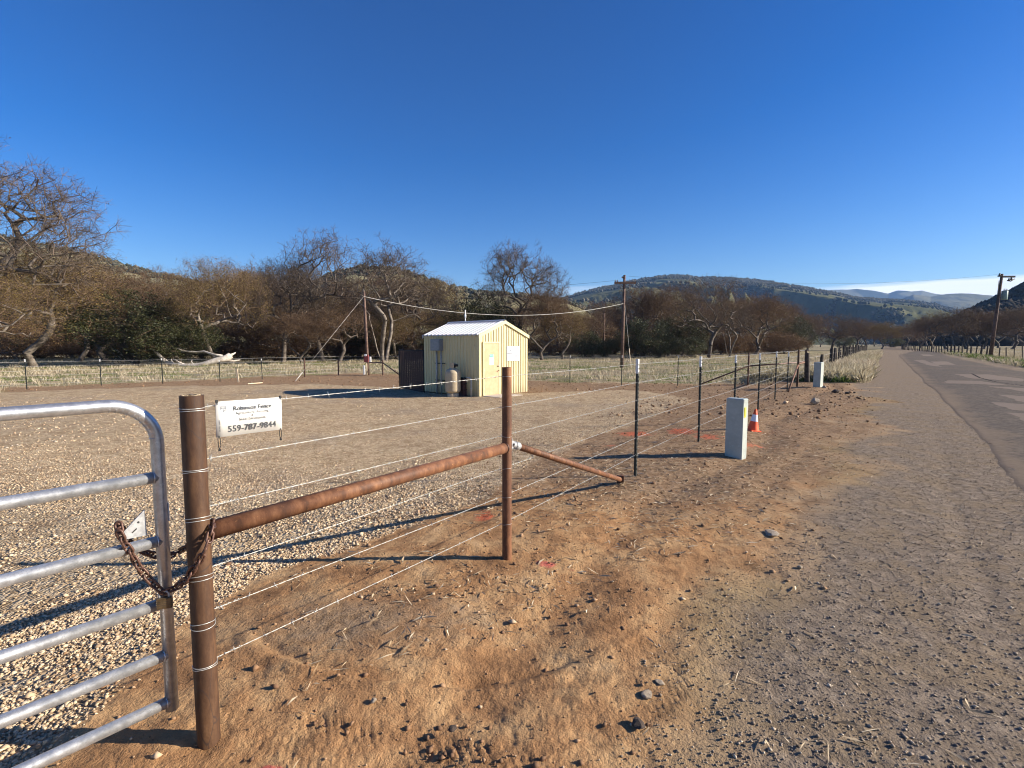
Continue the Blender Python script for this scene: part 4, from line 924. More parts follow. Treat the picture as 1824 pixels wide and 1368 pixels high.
for z in RZ:
    mb = MB(); mb.tube([(0, 0, z-g0), (GL/2, 0, z-g0), (GL-.012, 0, z-g0)], GR*.97, 16); o = mb.build('rail', M['galv'], gate)
    w_ = MB(); w_.tube([(GR*.86, (GR*.97+.0005)*math.cos(q_), z-g0+(GR*.97+.0005)*math.sin(q_)) for q_ in np.linspace(0, 6.2832, 17)[:-1]], .0026, 6, closed=True); w_.build('weld', M['galv'], o)
for s in (1.2, 2.4): MB().box((s, 0, (ztop+zbot)/2-g0), (.045, .012, ztop-zbot-.02)).build('upright_strap', M['galv'], gate)
def gp(px, py, off=0.0):           # sight line meets the gate's own plane
    dx, dy, dz = ray(px, py); n = Vector((-GD.y, GD.x, 0)); t = (GS.dot(n)+off)/(dx*n.x+dy*n.y); return Vector((dx*t, dy*t, CAM_H+dz*t))
Gi = Matrix.Translation(gate.location) @ Matrix.Rotation(gate.rotation_euler.z, 4, 'Z'); Gi = Gi.inverted()
def gl(px, py, y=None):
    v = Gi @ gp(px, py); return v
tri = [gl(257, 908), gl(262, 953), gl(226, 960), gl(217, 950)]; th = .003
mb = MB(); mb.add([(v.x, s*th, v.z) for s in (-1, 1) for v in tri], [(3, 2, 1, 0), (4, 5, 6, 7)]+[(i, (i+1) % 4, 4+(i+1) % 4, 4+i) for i in range(4)]); pl = mb.build('chain_plate', M['galv_dull'], gate)
h1 = gl(246, 930); h2 = gl(239, 945)
mb = MB(); cyl = Matrix.Rotation(math.pi/2, 3, 'X')
mb.add([(h1.x+.0045*math.cos(q_), s*(th+.0006), h1.z+.0045*math.sin(q_)) for s in (-1, 1) for q_ in np.linspace(0, 6.28, 9)[:-1]], [tuple(range(8)), tuple(range(15, 7, -1))]+[(i, 8+i, 8+(i+1) % 8, (i+1) % 8) for i in range(8)])
mb.box((h2.x, 0, h2.z), (.022, 2*th+.0012, .005), Matrix.Rotation(.7, 3, 'Y')); mb.build('hole', M['dark_metal'], pl)
l0 = gl(272, 900); l1 = gl(276, 932); mb = MB(); mb.box((-.024, .004, (l0.z+l1.z)/2), (.003, .022, l0.z-l1.z), None); mb.build('paper_label', M['white_tip'], gate)

# --- chain and padlock --------------------------------------------------------
front = [(212, 940, 1.955), (214, 952, 1.95), (222, 968, 1.96), (234, 985, 1.975), (243, 1003, 1.985), (255.5, 1020, 2.0), (271, 1038, 2.015), (285, 1051, 2.03), (297, 1053, 2.04), (313, 1047, 2.055), (331, 1032.6, 2.075), (343, 1015, 2.088), (355.5, 997.5, 2.10), (366, 978, 2.12), (372.5, 959, 2.14), (375.5, 940, 2.165), (374, 931, 2.19)]
backp = [(365, 934, 2.245), (352, 948, 2.245), (340, 966, 2.24), (334, 973, 2.235), (320, 982, 2.22), (303, 989, 2.20), (285, 991, 2.17), (268, 987, 2.135), (250, 981, 2.09), (238, 974, 2.06), (226, 962, 2.04), (217, 945, 2.02), (212, 936, 1.99)]
front = [(a, b, (P1.y-.060 if 325 < a < 371 and i_ < 14 else c)) for i_, (a, b, c) in enumerate(front)]
front[-3:] = [(374, 957, P1.y-.040), (378, 940, P1.y-.012), (376, 930, P1.y+.030)]; backp[:4] = [(366, 932, P1.y+.058), (352, 948, P1.y+.06), (340, 966, P1.y+.058), (334, 973, P1.y+.055)]
path = [at(*q) for q in front+backp]; 
def resample(P, step, closed=True):
    P = P+[P[0]] if closed else P; out = []; acc = 0; 
    for a, b in zip(P, P[1:]):
        L = (b-a).length; s = acc
        while s < L: out.append((a+(b-a)*(s/L), (b-a).normalized())); s += step
        acc = s-L
    return out
LK = .0340; R_ = .0128; LL = .0125
lk = MB(); ring = []
for q_ in np.linspace(0, 2*math.pi, 17)[:-1]: ring.append((math.cos(q_)*R_+(LL if math.cos(q_) > 0 else -LL)*.9, math.sin(q_)*R_*.95, 0))
lk.tube(ring, .0049, 8, closed=True); lk_me = lk.mesh('link', M['rust_dark'])
lsts = resample(path, LK*.93); c0 = lsts[0][0]
chain = thing('chain', 'dark rusty chain looped round the gate rail and the brown gate post', 'chain', c0)
for i, (p, d) in enumerate(lsts):
    mtx = d.to_track_quat('X', 'Z').to_matrix() @ Matrix.Rotation((math.pi/2 if i % 2 else 0)+.55+random.uniform(-.25, .25), 3, 'X')
    o = link('link', lk_me, chain, p-c0); o.rotation_euler = mtx.to_euler()
pc = at(293, 1073, 2.035); lock = thing('padlock', 'dull brass padlock hanging from the lowest point of the rusty chain', 'padlock', pc, R(20))
MB().bbox((0, 0, 0), (.056, .022, .046), .003).build('lock_body', M['brass'], lock)
mb = MB()
for z in (-.008, 0, .008): mb.box((0, 0, z), (.0568, .0228, .0012))
mb.build('laminations', M['dark_metal'], lock)
MB().tube([(-.017, 0, .02), (-.017, 0, .034)]+[(-.017*math.cos(t), 0, .034+.015*math.sin(t)) for t in np.linspace(.2, math.pi-.2, 8)]+[(.017, 0, .034), (.017, 0, .02)], .0042, 8).build('shackle', M['galv_dull'], lock)

# --- sign on the fence --------------------------------------------------------
W_, Hs = .305, .158
def fpl(px, py):
    dx, dy, dz = ray(px, py); A = P1+nP*.012; t = (A.x*nP.x+A.y*nP.y)/(dx*nP.x+dy*nP.y); return Vector((dx*t, dy*t, CAM_H+dz*t))
c4 = [fpl(383.5, 716.5), fpl(499.5, 706.5), fpl(502, 764.5), fpl(385.5, 779.5)]
o0 = c4[3]; ux = (c4[2]-c4[3]); W_ = ux.length; ux.normalize(); vz = Vector((0, 0, 1)); Hs = ((c4[0]-c4[3]).length+(c4[1]-c4[2]).length)/2
sgn = thing('sign', 'white fencing sign with a phone number, tied to the wires beside the gate post', 'sign', o0)
nn = ux.cross(vz).normalized(); SM = Matrix((ux, vz, nn)).transposed()      # local x along, y up, z toward the road
sgn.rotation_euler = SM.to_euler()
mb = MB(); nx_ = 10
for k in range(nx_+1):
    x = W_*k/nx_; b_ = .002*math.sin(k*.9)
    for y in (0, Hs):
        for z in (-.0012, .0012): mb.V.append((x, y, z+b_*(1 if y == 0 else .3)))
for k in range(nx_):
    a_ = 4*k; b_ = a_+4
    mb.F += [(a_+1, b_+1, b_+3, a_+3), (a_, a_+2, b_+2, b_), (a_+2, a_+3, b_+3, b_+2), (a_, b_, b_+1, a_+1)]; mb.S += [True, True, False, False]
mb.F += [(0, 1, 3, 2), (4*nx_, 4*nx_+2, 4*nx_+3, 4*nx_+1)]; mb.S += [False, False]
mb.build('sign_sheet', M['sign'], sgn)
def put_text(s, x, y, size, m='ink', **kw):
    me = text_mesh(s, size, **kw); me.materials.append(M[m]); o = link('lettering', me, sgn, (x, y, .0042)); return o
sc = W_/.30
put_text('Robinson Fence', .160*sc, Hs*.715, .0275*sc, bold=.00015); put_text('Agricultural Fencing', .158*sc, Hs*.60, .0165*sc, spacing=1.12)
put_text('&', .158*sc, Hs*.515, .013*sc); put_text('Steel Structures', .158*sc, Hs*.415, .0165*sc, spacing=1.12)
put_text('559-787-9844', .158*sc, Hs*.12, .038*sc, bold=.0005, spacing=1.04)
o = put_text('LIC. NO. 1064077', .0135*sc, Hs*.16, .0066*sc, align='LEFT', m='ink'); o.rotation_euler.z = math.pi/2; o.location.x = .0155*sc
lg = MB(); lw = .0016*sc
def bar(x0, y0, x1, y1, w=lw):
    L = math.hypot(x1-x0, y1-y0); lg.box(((x0+x1)/2, (y0+y1)/2, .0042), (L+w, w, .0008), Matrix.Rotation(math.atan2(y1-y0, x1-x0), 3, 'Z'))
bx_, by_ = .020*sc, Hs*.69; u_ = .001*sc
for (a_, b_, c_, d_) in [(0, 12, 0, 26), (0, 26, 21, 26), (21, 26, 21, 17), (21, 17, 3, 17), (3, 17, 3, 21), (4, 21, 18, 21), (0, 2, 3, 2), (10, 0, 10, 11), (14, 0, 14, 8), (10, 14, 30, 14), (14, 8, 28, 8), (17, 17, 22, 12)]:
    bar(bx_+a_*u_, by_+b_*u_, bx_+c_*u_, by_+d_*u_)
lg.build('logo', M['ink_grey'], sgn)
for (x, y, dn) in ((.004, Hs-.004, 0), (W_-.006, Hs-.004, 0), (.009, .006, .060), (W_-.009, .006, .052)):
    mb = MB()
    if dn:
        for s in (-1, 1): mb.tube([(x, y, .004), (x+s*.0045, y-.012, .003), (x+s*.005+.003, y-dn*.7, .0), (x+.003, y-dn, -.002)], .0016, 6)
        mb.box((x+.003, y-dn-.002, 0), (.008, .008, .007))
    else: mb.box((x, y+.005, .002), (.008, .012, .009)); mb.tube([(x, y, .004), (x+.002, y-.008, .005)], .0015, 6)
    mb.build('cable_tie', M['zip'], sgn)

# --- shed ----------------------------------------------------------------
SA = hit(854, 706.5); AL = R(47); uF = Vector((math.cos(AL), math.sin(AL), 0)); uS = Vector((-uF.y, uF.x, 0))
WF = along(SA, uF, 938, z=SA.z+.8); WS = along(SA, uS, 757.5, z=SA.z+.8)
ze = z_at(SA, 596.5)-SA.z; mid = SA+uF*WF/2; za_ = z_at(mid, 573)-SA.z; sl = (za_-ze)/(WF/2)
shed = thing('shed', 'small pale yellow sheet metal shed with white ribbed gable roof', 'shed', SA, AL)
def ribbed(L, n, ztop, rib=.028, rw=.034):
    """profile points along a wall with raised ribs; returns list (s, out, ztop)"""
    out = [(0, 0)]; st = L/n
    for k in range(n):
        c = st*(k+.5); out += [(c-rw, 0), (c-rw*.5, rib), (c+rw*.5, rib), (c+rw, 0)]
    out.append((L, 0)); return [(s, o, ztop(s)) for s, o in out]
def wall(pts, f, name, m, parent):
    mb = MB(); vs = [f(s, o, z) for s, o, zt in pts for z in (0, zt)]; mb.add(vs, [(2*i, 2*i+2, 2*i+3, 2*i+1) for i in range(len(pts)-1)]); return mb.build(name, m, parent)
gt = lambda s: ze+sl*min(s, WF-s)+.0
def addmid(P):
    out = []
    for a, b in zip(P, P[1:]):
        out.append(a)
        if a[0] < WF/2 < b[0]: f_ = (WF/2-a[0])/(b[0]-a[0]); out.append((WF/2, a[1]+(b[1]-a[1])*f_, gt(WF/2)))
    return out+[P[-1]]
wall(addmid(ribbed(WF, 19, gt)), lambda s, o, z: (s, -o, z), 'front_wall', M['shed'], shed)
wall(addmid(ribbed(WF, 19, gt)), lambda s, o, z: (WF-s, WS+o, z), 'back_wall', M['shed'], shed)
wall(ribbed(WS, 20, lambda s: ze), lambda s, o, z: (-o, WS-s, z), 'side_wall', M['shed'], shed)
wall(ribbed(WS, 20, lambda s: ze), lambda s, o, z: (WF+o, s, z), 'side_wall', M['shed'], shed)
ov, fo = .09, .06; drop = .02
for sgn_ in (0, 1):      # roof slopes, ribs run down the slope
    n = 14; L = WS+2*fo; st = L/n; prof = [(-fo, 0)]
    for k in range(n): c = -fo+st*(k+.5); prof += [(c-.05, 0), (c-.028, .062), (c+.028, .062), (c+.05, 0)]
    prof.append((WS+fo, 0)); mb = MB(); vs = []
    for y, h in prof:
        for x, zz in ((-ov, ze-ov*sl), (WF/2, ze+sl*WF/2)):
            X_ = x if not sgn_ else WF-x
            for th_ in (.022, .008): vs.append((X_, y, zz+h+th_))
    fs = []
    for i in range(len(prof)-1):
        a_, b_ = 4*i, 4*i+4; fs += [(a_, b_, b_+2, a_+2), (a_+1, a_+3, b_+3, b_+1), (a_, a_+1, b_+1, b_)]
    mb.add(vs, fs); mb.build('roof_slope', M['roof'], shed)
mb = MB(); mb.add([(WF/2-.12, -fo-.004, za_-.12*sl+.09), (WF/2, -fo-.004, za_+.094), (WF/2+.12, -fo-.004, za_-.12*sl+.09), (WF/2-.12, WS+fo, za_-.12*sl+.09), (WF/2, WS+fo, za_+.094), (WF/2+.12, WS+fo, za_-.12*sl+.09)], [(0, 1, 4, 3), (1, 2, 5, 4)]); mb.build('ridge_cap', M['roof'], shed)
sa = math.atan(sl); Ls = (WF/2+ov)/math.cos(sa)
for y, m in ((-fo-.012, 'trim'), (WS+fo+.012, 'roof')):
    for s in (0, 1):
        mb = MB(); ca, sn = math.cos(sa), math.sin(sa); q = []
        for d0, w0 in ((0, .04), (Ls, .04), (Ls, -.10), (0, -.10)):
            x = -ov+d0*ca; z = ze-ov*sl+d0*sn+w0+.012
            if d0 == Ls: x = WF/2
            q.append((x if not s else WF-x, z))
        vs = [(x, yy, z) for yy in (y-.01, y+.01) for x, z in q]; mb.add(vs, [(0, 1, 2, 3), (7, 6, 5, 4)]+[(i, 4+i, 4+(i+1) % 4, (i+1) % 4) for i in range(4)])
        o = mb.build('rake_trim', M[m], shed)
for x, y in ((-.012, -.012), (WF+.012, -.012), (-.012, WS+.012), (WF+.012, WS+.012)):
    mb = MB(); mb.box((x+(.035 if x < 0 else -.035), y, ze/2), (.09, .034, ze-.02)); mb.box((x, y+(.045 if y < 0 else -.045), ze/2), (.030, .062, ze-.02)); mb.build('corner_trim', M['trim'], shed)
d0 = along(SA, uF, 859, z=SA.z+1)+.03; d1 = along(SA, uF, 888.2, z=SA.z+1); dh = z_at(SA+uF*(d0+d1)/2, 611.5)-SA.z
mb = MB()
for x in (d0, d1): mb.box((x, -.035, dh/2), (.06, .05, dh))
mb.box(((d0+d1)/2, -.035, dh+.03), (d1-d0+.06, .05, .06)); mb.build('door_frame', M['trim'], shed)
door = MB().bbox(((d0+d1)/2, -.033, dh/2+.01), (d1-d0-.066, .03, dh-.03), .004).build('door', M['door'], shed)
for z in (.3, dh*.5, dh-.25): MB().box((d0+.035, -.054, z), (.022, .012, .11)).build('hinge', M['galv_dull'], door)
xk = d1-.09; mb = MB(); mb.tube([(xk, -.05, dh*.47), (xk, -.10, dh*.47)], .016, 8); mb.lathe([(0.001, -.02), (.026, -.012), (.03, 0), (.026, .012), (.001, .02)], (xk, -.11, dh*.47), 10); mb.build('knob', M['dark_metal'], door)
mb = MB(); mb.lathe([(.001, -.02), (.028, -.02), (.028, .02), (.001, .02)], (xk, -.06, dh*.56), 10); mb.build('deadbolt', M['dark_metal'], door)
MB().box((xk+.02, -.06, dh*.565), (.10, .012, .035)).build('hasp', M['galv_dull'], door)
MB().box((xk-.12, -.06, dh*.355), (.42, .016, .022)).build('pull_bar', M['galv'], door)
nx = (d0+d1)/2-.005; nzc = z_at(SA+uF*nx, 640.5)-SA.z
nt = MB().box((nx, -.051, nzc), (.24, .004, .44)).build('door_notice', M['board'], shed)
MB().box((nx, -.0545, nzc+.165), (.225, .003, .095)).build('green_header', M['ink_teal'], nt)
def shed_text(s, x, z, size, m, y=-.056, par=None, **kw):
    me = text_mesh(s, size, **kw); me.materials.append(M[m]); return link('lettering', me, par or shed, (x, y, z), (math.pi/2, 0, 0))
shed_text('NOTICE', nx, nzc+.14, .06, 'board', -.0565, nt, bold=.001)
for k in range(5): MB().box((nx, -.0538, nzc+.07-k*.055), (.16-(k % 2)*.04, .002, .010)).build('print_line', M['ink_grey'], nt)
for (pa, pb, nm) in ((901.5, 914.4, 0), (914.7, 924.6, 1)):
    x0, x1 = along(SA, uF, pa, z=SA.z+1.3), along(SA, uF, pb, z=SA.z+1.3); xc = (x0+x1)/2; pm = SA+uF*xc
    zt_, zb_ = z_at(pm, 617)-SA.z, z_at(pm, 643)-SA.z; bd = MB().box((xc, -.028, (zt_+zb_)/2), (x1-x0-.012, .012, zt_-zb_)).build('notice_board', M['board'], shed)
    bw = x1-x0; bh = zt_-zb_
    if nm == 0:
        mb = MB(); mb.box((xc, -.0355, zt_-bh*.28), (.07, .002, .07), Matrix.Rotation(.785, 3, 'Y')); mb.build('emblem', M['ink_grey'], bd)
        MB().box((xc-.03, -.0355, zt_-bh*.46), (bw*.72, .002, .032)).build('print_line', M['ink'], bd)
        for k in range(2): MB().box((xc, -.0355, zb_+bh*(.10+.07*k)), (bw*.5, .002, .014)).build('print_line', M['ink_grey'], bd)
    else:
        MB().box((xc, -.0355, zt_-bh*.42), (bw*.55, .002, .012)).build('print_line', M['ink_grey'], bd)
        for k in range(3): MB().box((xc, -.0355, zt_-bh*(.54+.07*k)), (bw*.8, .002, .022)).build('print_line', M['ink_grey'], bd)
        MB().box((xc, -.0355, zb_+bh*.18), (bw*.3, .002, .012)).build('print_line', M['ink_grey'], bd)
mb = MB(); mb.bbox(((d0+d1)/2+.15, -.55, .0), (d1-d0+.5, .9, .07), .01); mb.build('door_step', M['concrete'], shed)
# electric box and conduits on the shaded wall
def onside(px, z=1.3): return along(SA, uS, px, z=SA.z+z)
b0, b1 = onside(775, 1.9), onside(790.5, 1.9); bc = (b0+b1)/2; pm = SA+uS*bc; zt_, zb_ = z_at(pm, 604)-SA.z, z_at(pm, 624.5)-SA.z
eb = MB().bbox((-.14, bc, (zt_+zb_)/2), (.24, abs(b1-b0), zt_-zb_), .012).build('electric_box', M['grey_box'], shed)
MB().box((-.265, bc, (zt_+zb_)/2), (.012, abs(b1-b0)-.03, zt_-zb_-.03)).build('box_cover', M['grey_box'], eb)
for px in (781, 789): y = onside(px, 1); MB().tube([(-.09, y, -.05), (-.09, y, zb_+.02)], .033 if px > 785 else .042, 10).build('conduit', M['conduit'], shed)
for z in (.55, 1.28): MB().box((-.06, onside(786, 1), z), (.05, .62, .035)).build('conduit_bracket', M['dark_metal'], shed)
mp = SA+uS*WS*.55+uF*(WF+.35); pole_top = z_at(mp, 552); mpx = mp
ant = MB(); kx = along(Vector((SA.x+uF.x*WF*.9, SA.y+uF.y*WF*.9, SA.z)), uS, 829, z=SA.z+2.8); pa_ = SA+uF*WF*.9+uS*kx
ant.tube([(WF*.9, kx, 1.8), (WF*.9, kx, z_at(pa_, 552)-SA.z)], .022, 8); ant.tube([(WF*.9, kx, z_at(pa_, 566)-SA.z), (WF*.9, kx, z_at(pa_, 560)-SA.z)], .045, 8); ant.build('mast_pipe', M['white_paint'], shed)
# propane tank
tb = hit(806.5, 702.5); tb.y = SA.y+.27; tb.x = (806.5-912)/900*tb.y; tb.z = gz(tb.x, tb.y)+.05; s_ = tb.y/900; rt = 13.9*s_; bh = (702.5-653)*s_; off = tb
tank = thing('propane_tank', 'tall cream propane tank standing in the shade against the shed wall', 'tank', tb)
r = rt; prof = [(.02, .06)]+[(r*math.sin(t), .06+.16*(1-math.cos(t))) for t in np.linspace(.2, math.pi/2, 7)]+[(r, bh-.24)]+[(r*math.cos(t), bh-.24+.24*math.sin(t)) for t in np.linspace(.15, 1.45, 9)]+[(.001, bh)]
MB().lathe(prof, (0, 0, 0), 28).build('tank_body', M['tank'], tank)
MB().lathe([(r*.74, -.05), (r*.74, .10), (r*.70, .10), (r*.70, -.05)], (0, 0, 0), 24).build('foot_ring', M['tank'], tank)
col = MB(); n = 18; ts = np.linspace(.6, 5.2, n); cr_ = r*.40
col.add([(cr_*k*math.cos(t), cr_*k*math.sin(t), z) for t in ts for k, z in ((1.0, bh-.05), (1.06, bh+.20), (1.0, bh+.20), (.94, bh-.05))], [(4*i+a, 4*i+4+a, 4*i+4+(a+1) % 4, 4*i+(a+1) % 4) for i in range(n-1) for a in range(4)]); col.build('collar', M['tank'], tank)
MB().tube([(0, 0, bh-.02), (0, 0, bh+.13)], .035, 8).build('valve', M['dark_metal'], tank)
MB().tube([(.03, 0, bh+.06), (r*.45, -.05, bh+.10), (r*.62, -.08, bh+.09)], .05, 8).build('regulator', M['dark_metal'], tank)
# dark bin and bent pipe beside the tank
bb = hit(829, 704.5); bh2 = (704.5-674)*bb.y/900
bin_ = thing('utility_bin', 'dark brown lidded box between the propane tank and the shed corner', 'bin', bb, AL)
MB().bbox((0, .05, bh2/2), (.42, .36, bh2), .02).build('bin_body', M['slat'], bin_); MB().bbox((0, .05, bh2+.02), (.52, .46, .06), .02).build('bin_lid', M['dark_metal'], bin_)
for z in (.25, .5): MB().box((0, -.14, z), (.43, .02, .03)).build('bin_band', M['dark_metal'], bin_)
pb = hit(839.5, 706.5); ph = z_at(pb, 674)-pb.z
vp = thing('vent_pipe', 'short grey bent pipe standing by the shaded shed corner', 'pipe', pb)
MB().tube([(0, 0, -.1), (0, 0, ph-.1)]+[(-.12+.12*math.cos(t), .05*math.sin(t), ph-.1+.12*math.sin(t)) for t in np.linspace(.2, 1.6, 6)]+[(-.2, .08, ph+.02)], .038, 10).build('pipe', M['conduit'], vp)
MB().tube([(0, 0, .30), (0, 0, .36)], .05, 10).build('coupling', M['conduit'], vp)
# brown screen panel
sR, sL = hit(755.5, 699), hit(712.5, 692.5); zT = z_at(sL, 623.5)-sL.z; dS = (sR-sL); LS = Vector((dS.x, dS.y, 0)).length
scr = thing('privacy_screen', 'dark brown slatted chain link screen standing left of the shed', 'screen', sL, math.atan2(dS.y, dS.x))
for x in (0, LS): MB().tube([(x, 0, -.1), (x, 0, zT+.03)], .035, 10).build('screen_post', M['dark_metal'], scr)
for z in (.06, zT): MB().tube([(0, 0, z), (LS, 0, z)], .022, 8).build('frame_rail', M['dark_metal'], scr)
ns = 26; sw = LS/ns; sl_me = MB().box((0, 0, zT/2+.02), (sw*.86, .008, zT-.08)).mesh('slat', M['slat'])
for k in range(ns): link('slat', sl_me, scr, (sw*(k+.5), (.004 if k % 2 else -.004), 0))
mb = MB(); st = .11
for sg in (1, -1):
    k = -zT
    while k < LS:
        x0, x1 = max(0, k), min(LS, k+zT-.06); 
        if x1 > x0:
            z0, z1 = .06+(x0-k), .06+(x1-k)
            if sg < 0: x0, x1 = LS-x0, LS-x1
            for yy in (-.014, .014): mb.tube([(x0, yy, z0), (x1, yy, z1)], .0045, 3, cap=False)
        k += st
tag(mb.build('chain_link_mesh', M['dark_metal'], scr), kind='stuff')

# --- pedestals, cone -------------------------------------------------------
def pedestal(N, L, pxr, pytop, label, lab=False):
    dl = Vector((-.70, .714, 0)).normalized(); n = Vector((.714, .70, 0)).normalized(); d = -dl     # both faces turned 45 degrees to the road
    W2 = along(N, dl, L, 0, 1.5, z=N.z+.5); w = along(N, n, pxr, 0, 1.5, z=N.z+.5); h = z_at(N, pytop)-N.z
    c = N-d*W2/2+n*w/2; t = thing('utility_pedestal', label, 'utility box', (c.x, c.y, N.z), math.atan2(d.y, d.x))
    MB().bbox((0, 0, h/2-.075), (W2-.008, w-.006, h+.05), .004).build('pedestal_body', M['cab'], t)
    MB().bbox((0, 0, h-.035), (W2, w, .05), .012).build('pedestal_lid', M['cab'], t)
    sgn_ = -1 if (Matrix.Rotation(t.rotation_euler.z, 3, 'Z') @ Vector((0, 1, 0))).dot(n) > 0 else 1
    MB().box((W2*.12, -sgn_*(w/2-.001), h/2-.05), (W2*.72, .008, h-.06)).build('door', M['cab'], t)
    if lab: MB().box((W2/2, -sgn_*-w*.15, h*.76), (.008, w*.34, h*.17)).build('yellow_label', M['yellow_lab'], t)
    return t
pedestal(hit(1321.5, 815), 1292, 1332, 710, 'pale green utility pedestal box beside the orange traffic cone', True)
pedestal(hit(1461, 690.5), 1448.8, 1467, 645, 'pale utility pedestal box by the fence corner near the grassy verge')
cb = hit(1341, 767); hc = 39*cb.y/900
cone = thing('traffic_cone', 'orange traffic cone with white band behind the nearer pedestal', 'traffic cone', cb); cone.rotation_euler = (R(2), R(5), R(10))
def cr2(f): return .105*(1-f)+.022*f
MB().lathe([(cr2(0), .015), (cr2(.45), .45*hc)], n=20).build('cone_lower', M['cone'], cone)
MB().lathe([(cr2(.45)+.0015, .45*hc), (cr2(.76)+.0015, .76*hc)], n=20).build('white_band', M['cone_white'], cone)
MB().lathe([(cr2(.76), .76*hc), (cr2(1), hc), (cr2(1)*.6, hc)], n=20).build('cone_tip', M['cone'], cone)
MB().bbox((0, 0, .008), (.225, .225, .02), .01).build('base', M['cone'], cone)

# --- side fence and left fence ---------------------------------------------
side = [(1332, 686, 628), (1207, 687, 632), (1107, 686, 633), (1015, 683, 634)]
SP = [hit(a, b) for a, b, c in side]; BK = hit(655.5, 668.5); S15 = SP[-1]
f2 = thing('side_fence', 'wire fence along the far right side of the gravel yard, behind the shed', 'fence', CR)
def l2(p): return Vector(p)-CR
tp2 = MB(); tp2.box((0, 0, .7), (.038, .012, 1.6)); tp2.box((0, .016, .7), (.012, .03, 1.6)); tp2_me = tp2.mesh('t_post', M['tpost'])
wt2 = MB(); wt2.box((0, 0, 1.44), (.042, .016, .13)); wt2_me = wt2.mesh('white_tip', M['white_tip'])
extra = [S15+(BK-S15)*f for f in (.2, .4, .6, .8)]
for e in extra: e.z = gz(e.x, e.y)
pipe_post('brace_post', SP[0], 628, .04, M['rust_dark'], f2, CR, hollow=False)
k = hit(1246, 687); zr = z_at(SP[0], 652); MB().tube([l2((SP[0].x, SP[0].y, zr)), l2((CR.x, CR.y, zc))], .032, 8).build('brace_rail', M['rust_dark'], f2)
MB().tube([l2((SP[0].x, SP[0].y, zr)), l2((k.x, k.y, k.z+.05))], .03, 8).build('diagonal_brace', M['rust_dark'], f2)
run = [CR]+SP+extra+[BK]
for p in SP[1:]+extra:
    o = link('t_post', tp2_me, f2, l2(p), (0, 0, 2.6)); h = z_at(p, 633)-p.z if p in SP else 1.5; o.scale.z = h/1.5; link('white_tip', wt2_me, o)
for i in range(6):
    mb = MB(); wire_run(mb, [l2((p.x, p.y, p.z+HW[i]*.98)) for p in run], .0034, 0, False, i, .01); mb.build('wire', M['wire_far'], f2)
bp2 = hit(682, 668.5)
f3 = thing('back_fence', 'wire fence on the left side of the yard, in front of the fallen tree', 'fence', BK)
def l3(p): return Vector(p)-BK
left = [(603, 668.5, 640), (543, 672, 638), (467, 676, 639), (392, 680, 641), (290, 683.5, 638), (180.5, 687.5, 640), (48, 693.5, 640), (-130, 703, 640)]
LP = [hit(a, b) for a, b, c in left]
for q_, p in zip(left, LP):
    if q_[0] in (603, 543): pipe_post('pipe_post', p, q_[2], .05, M['rust_dark'], f3, BK, hollow=False); continue
    o = link('t_post', tp2_me, f3, l3(p), (0, 0, .3)); o.scale.z = (z_at(p, q_[2])-p.z)/1.5; o.scale.x = 1.3; link('white_tip', wt2_me, o)
pipe_post('corner_post', BK, 641, .05, M['rust_dark'], f3, BK, hollow=False); pipe_post('brace_post', bp2, 641, .05, M['rust_dark'], f3, BK, hollow=False)
z6 = z_at(BK, 646); kk = hit(718, 672); MB().tube([l3((BK.x, BK.y, z6)), l3((bp2.x, bp2.y, z6))], .045, 8).build('brace_rail', M['rust_dark'], f3)
MB().tube([l3((bp2.x, bp2.y, z6)), l3((kk.x, kk.y, kk.z))], .045, 8).build('diagonal_brace', M['rust_dark'], f3)
for i in range(6):
    mb = MB(); wire_run(mb, [l3((p.x, p.y, p.z+HW[i]*.98)) for p in [BK]+LP], .0040, 0, False, i, .01); mb.build('wire', M['wire_far'], f3)

# --- old wooden fences -----------------------------------------------------
def wooden_post(h, r, seed):
    g = random.Random(seed); n = 7; mb = MB(); lv = [-.2, h*.4, h*.8, h]; rg = [r*g.uniform(.75, 1.15) for _ in range(n)]
    vs = [(rg[i]*math.cos(2*math.pi*i/n)*(1-.12*k/3), rg[i]*math.sin(2*math.pi*i/n)*(1-.12*k/3), z+(g.uniform(-.06, .04) if k == 3 else 0)) for k, z in enumerate(lv) for i in range(n)]
    mb.add(vs, [(k*n+i, k*n+(i+1) % n, (k+1)*n+(i+1) % n, (k+1)*n+i) for k in range(3) for i in range(n)]+[tuple(range(3*n, 4*n))]); return mb.mesh('wooden_post', M['wood_grey'])
wps = [wooden_post(1.25, .085, 1), wooden_post(1.25, .07, 2), wooden_post(1.25, .10, 3), wooden_post(1.25, .06, 4)]
w0 = hit(1437.7, 681); of = thing('old_post_fence', 'old fence of dark weathered wooden posts running away along the grassy verge', 'fence', w0)
old = [(1437.7, 681, 628.5, .105), (1461.5, 672, 631, .09), (1479, 658, 620.5, .10)]
pp = []
for a, b, c, r in old: p = hit(a, b); pp.append((p, z_at(p, c)-p.z, r))
q0 = pp[-1][0]; dd = Vector((.588, .809, 0)); g = random.Random(11)
for k in range(1, 46):
    p = q0+dd*(2.6*k+g.uniform(-.4, .4)); p.x += .012*k*0; p.z = gz(p.x, p.y); pp.append((p, g.uniform(1.15, 1.65), g.uniform(.06, .13)))
for k, (p, h, r) in enumerate(pp):
    o = link('wooden_post', wps[k % 4], of, Vector(p)-w0, (g.uniform(-.06, .06), g.uniform(-.06, .08), g.random()*6)); o.scale = (r/.08, r/.08, h/1.25)
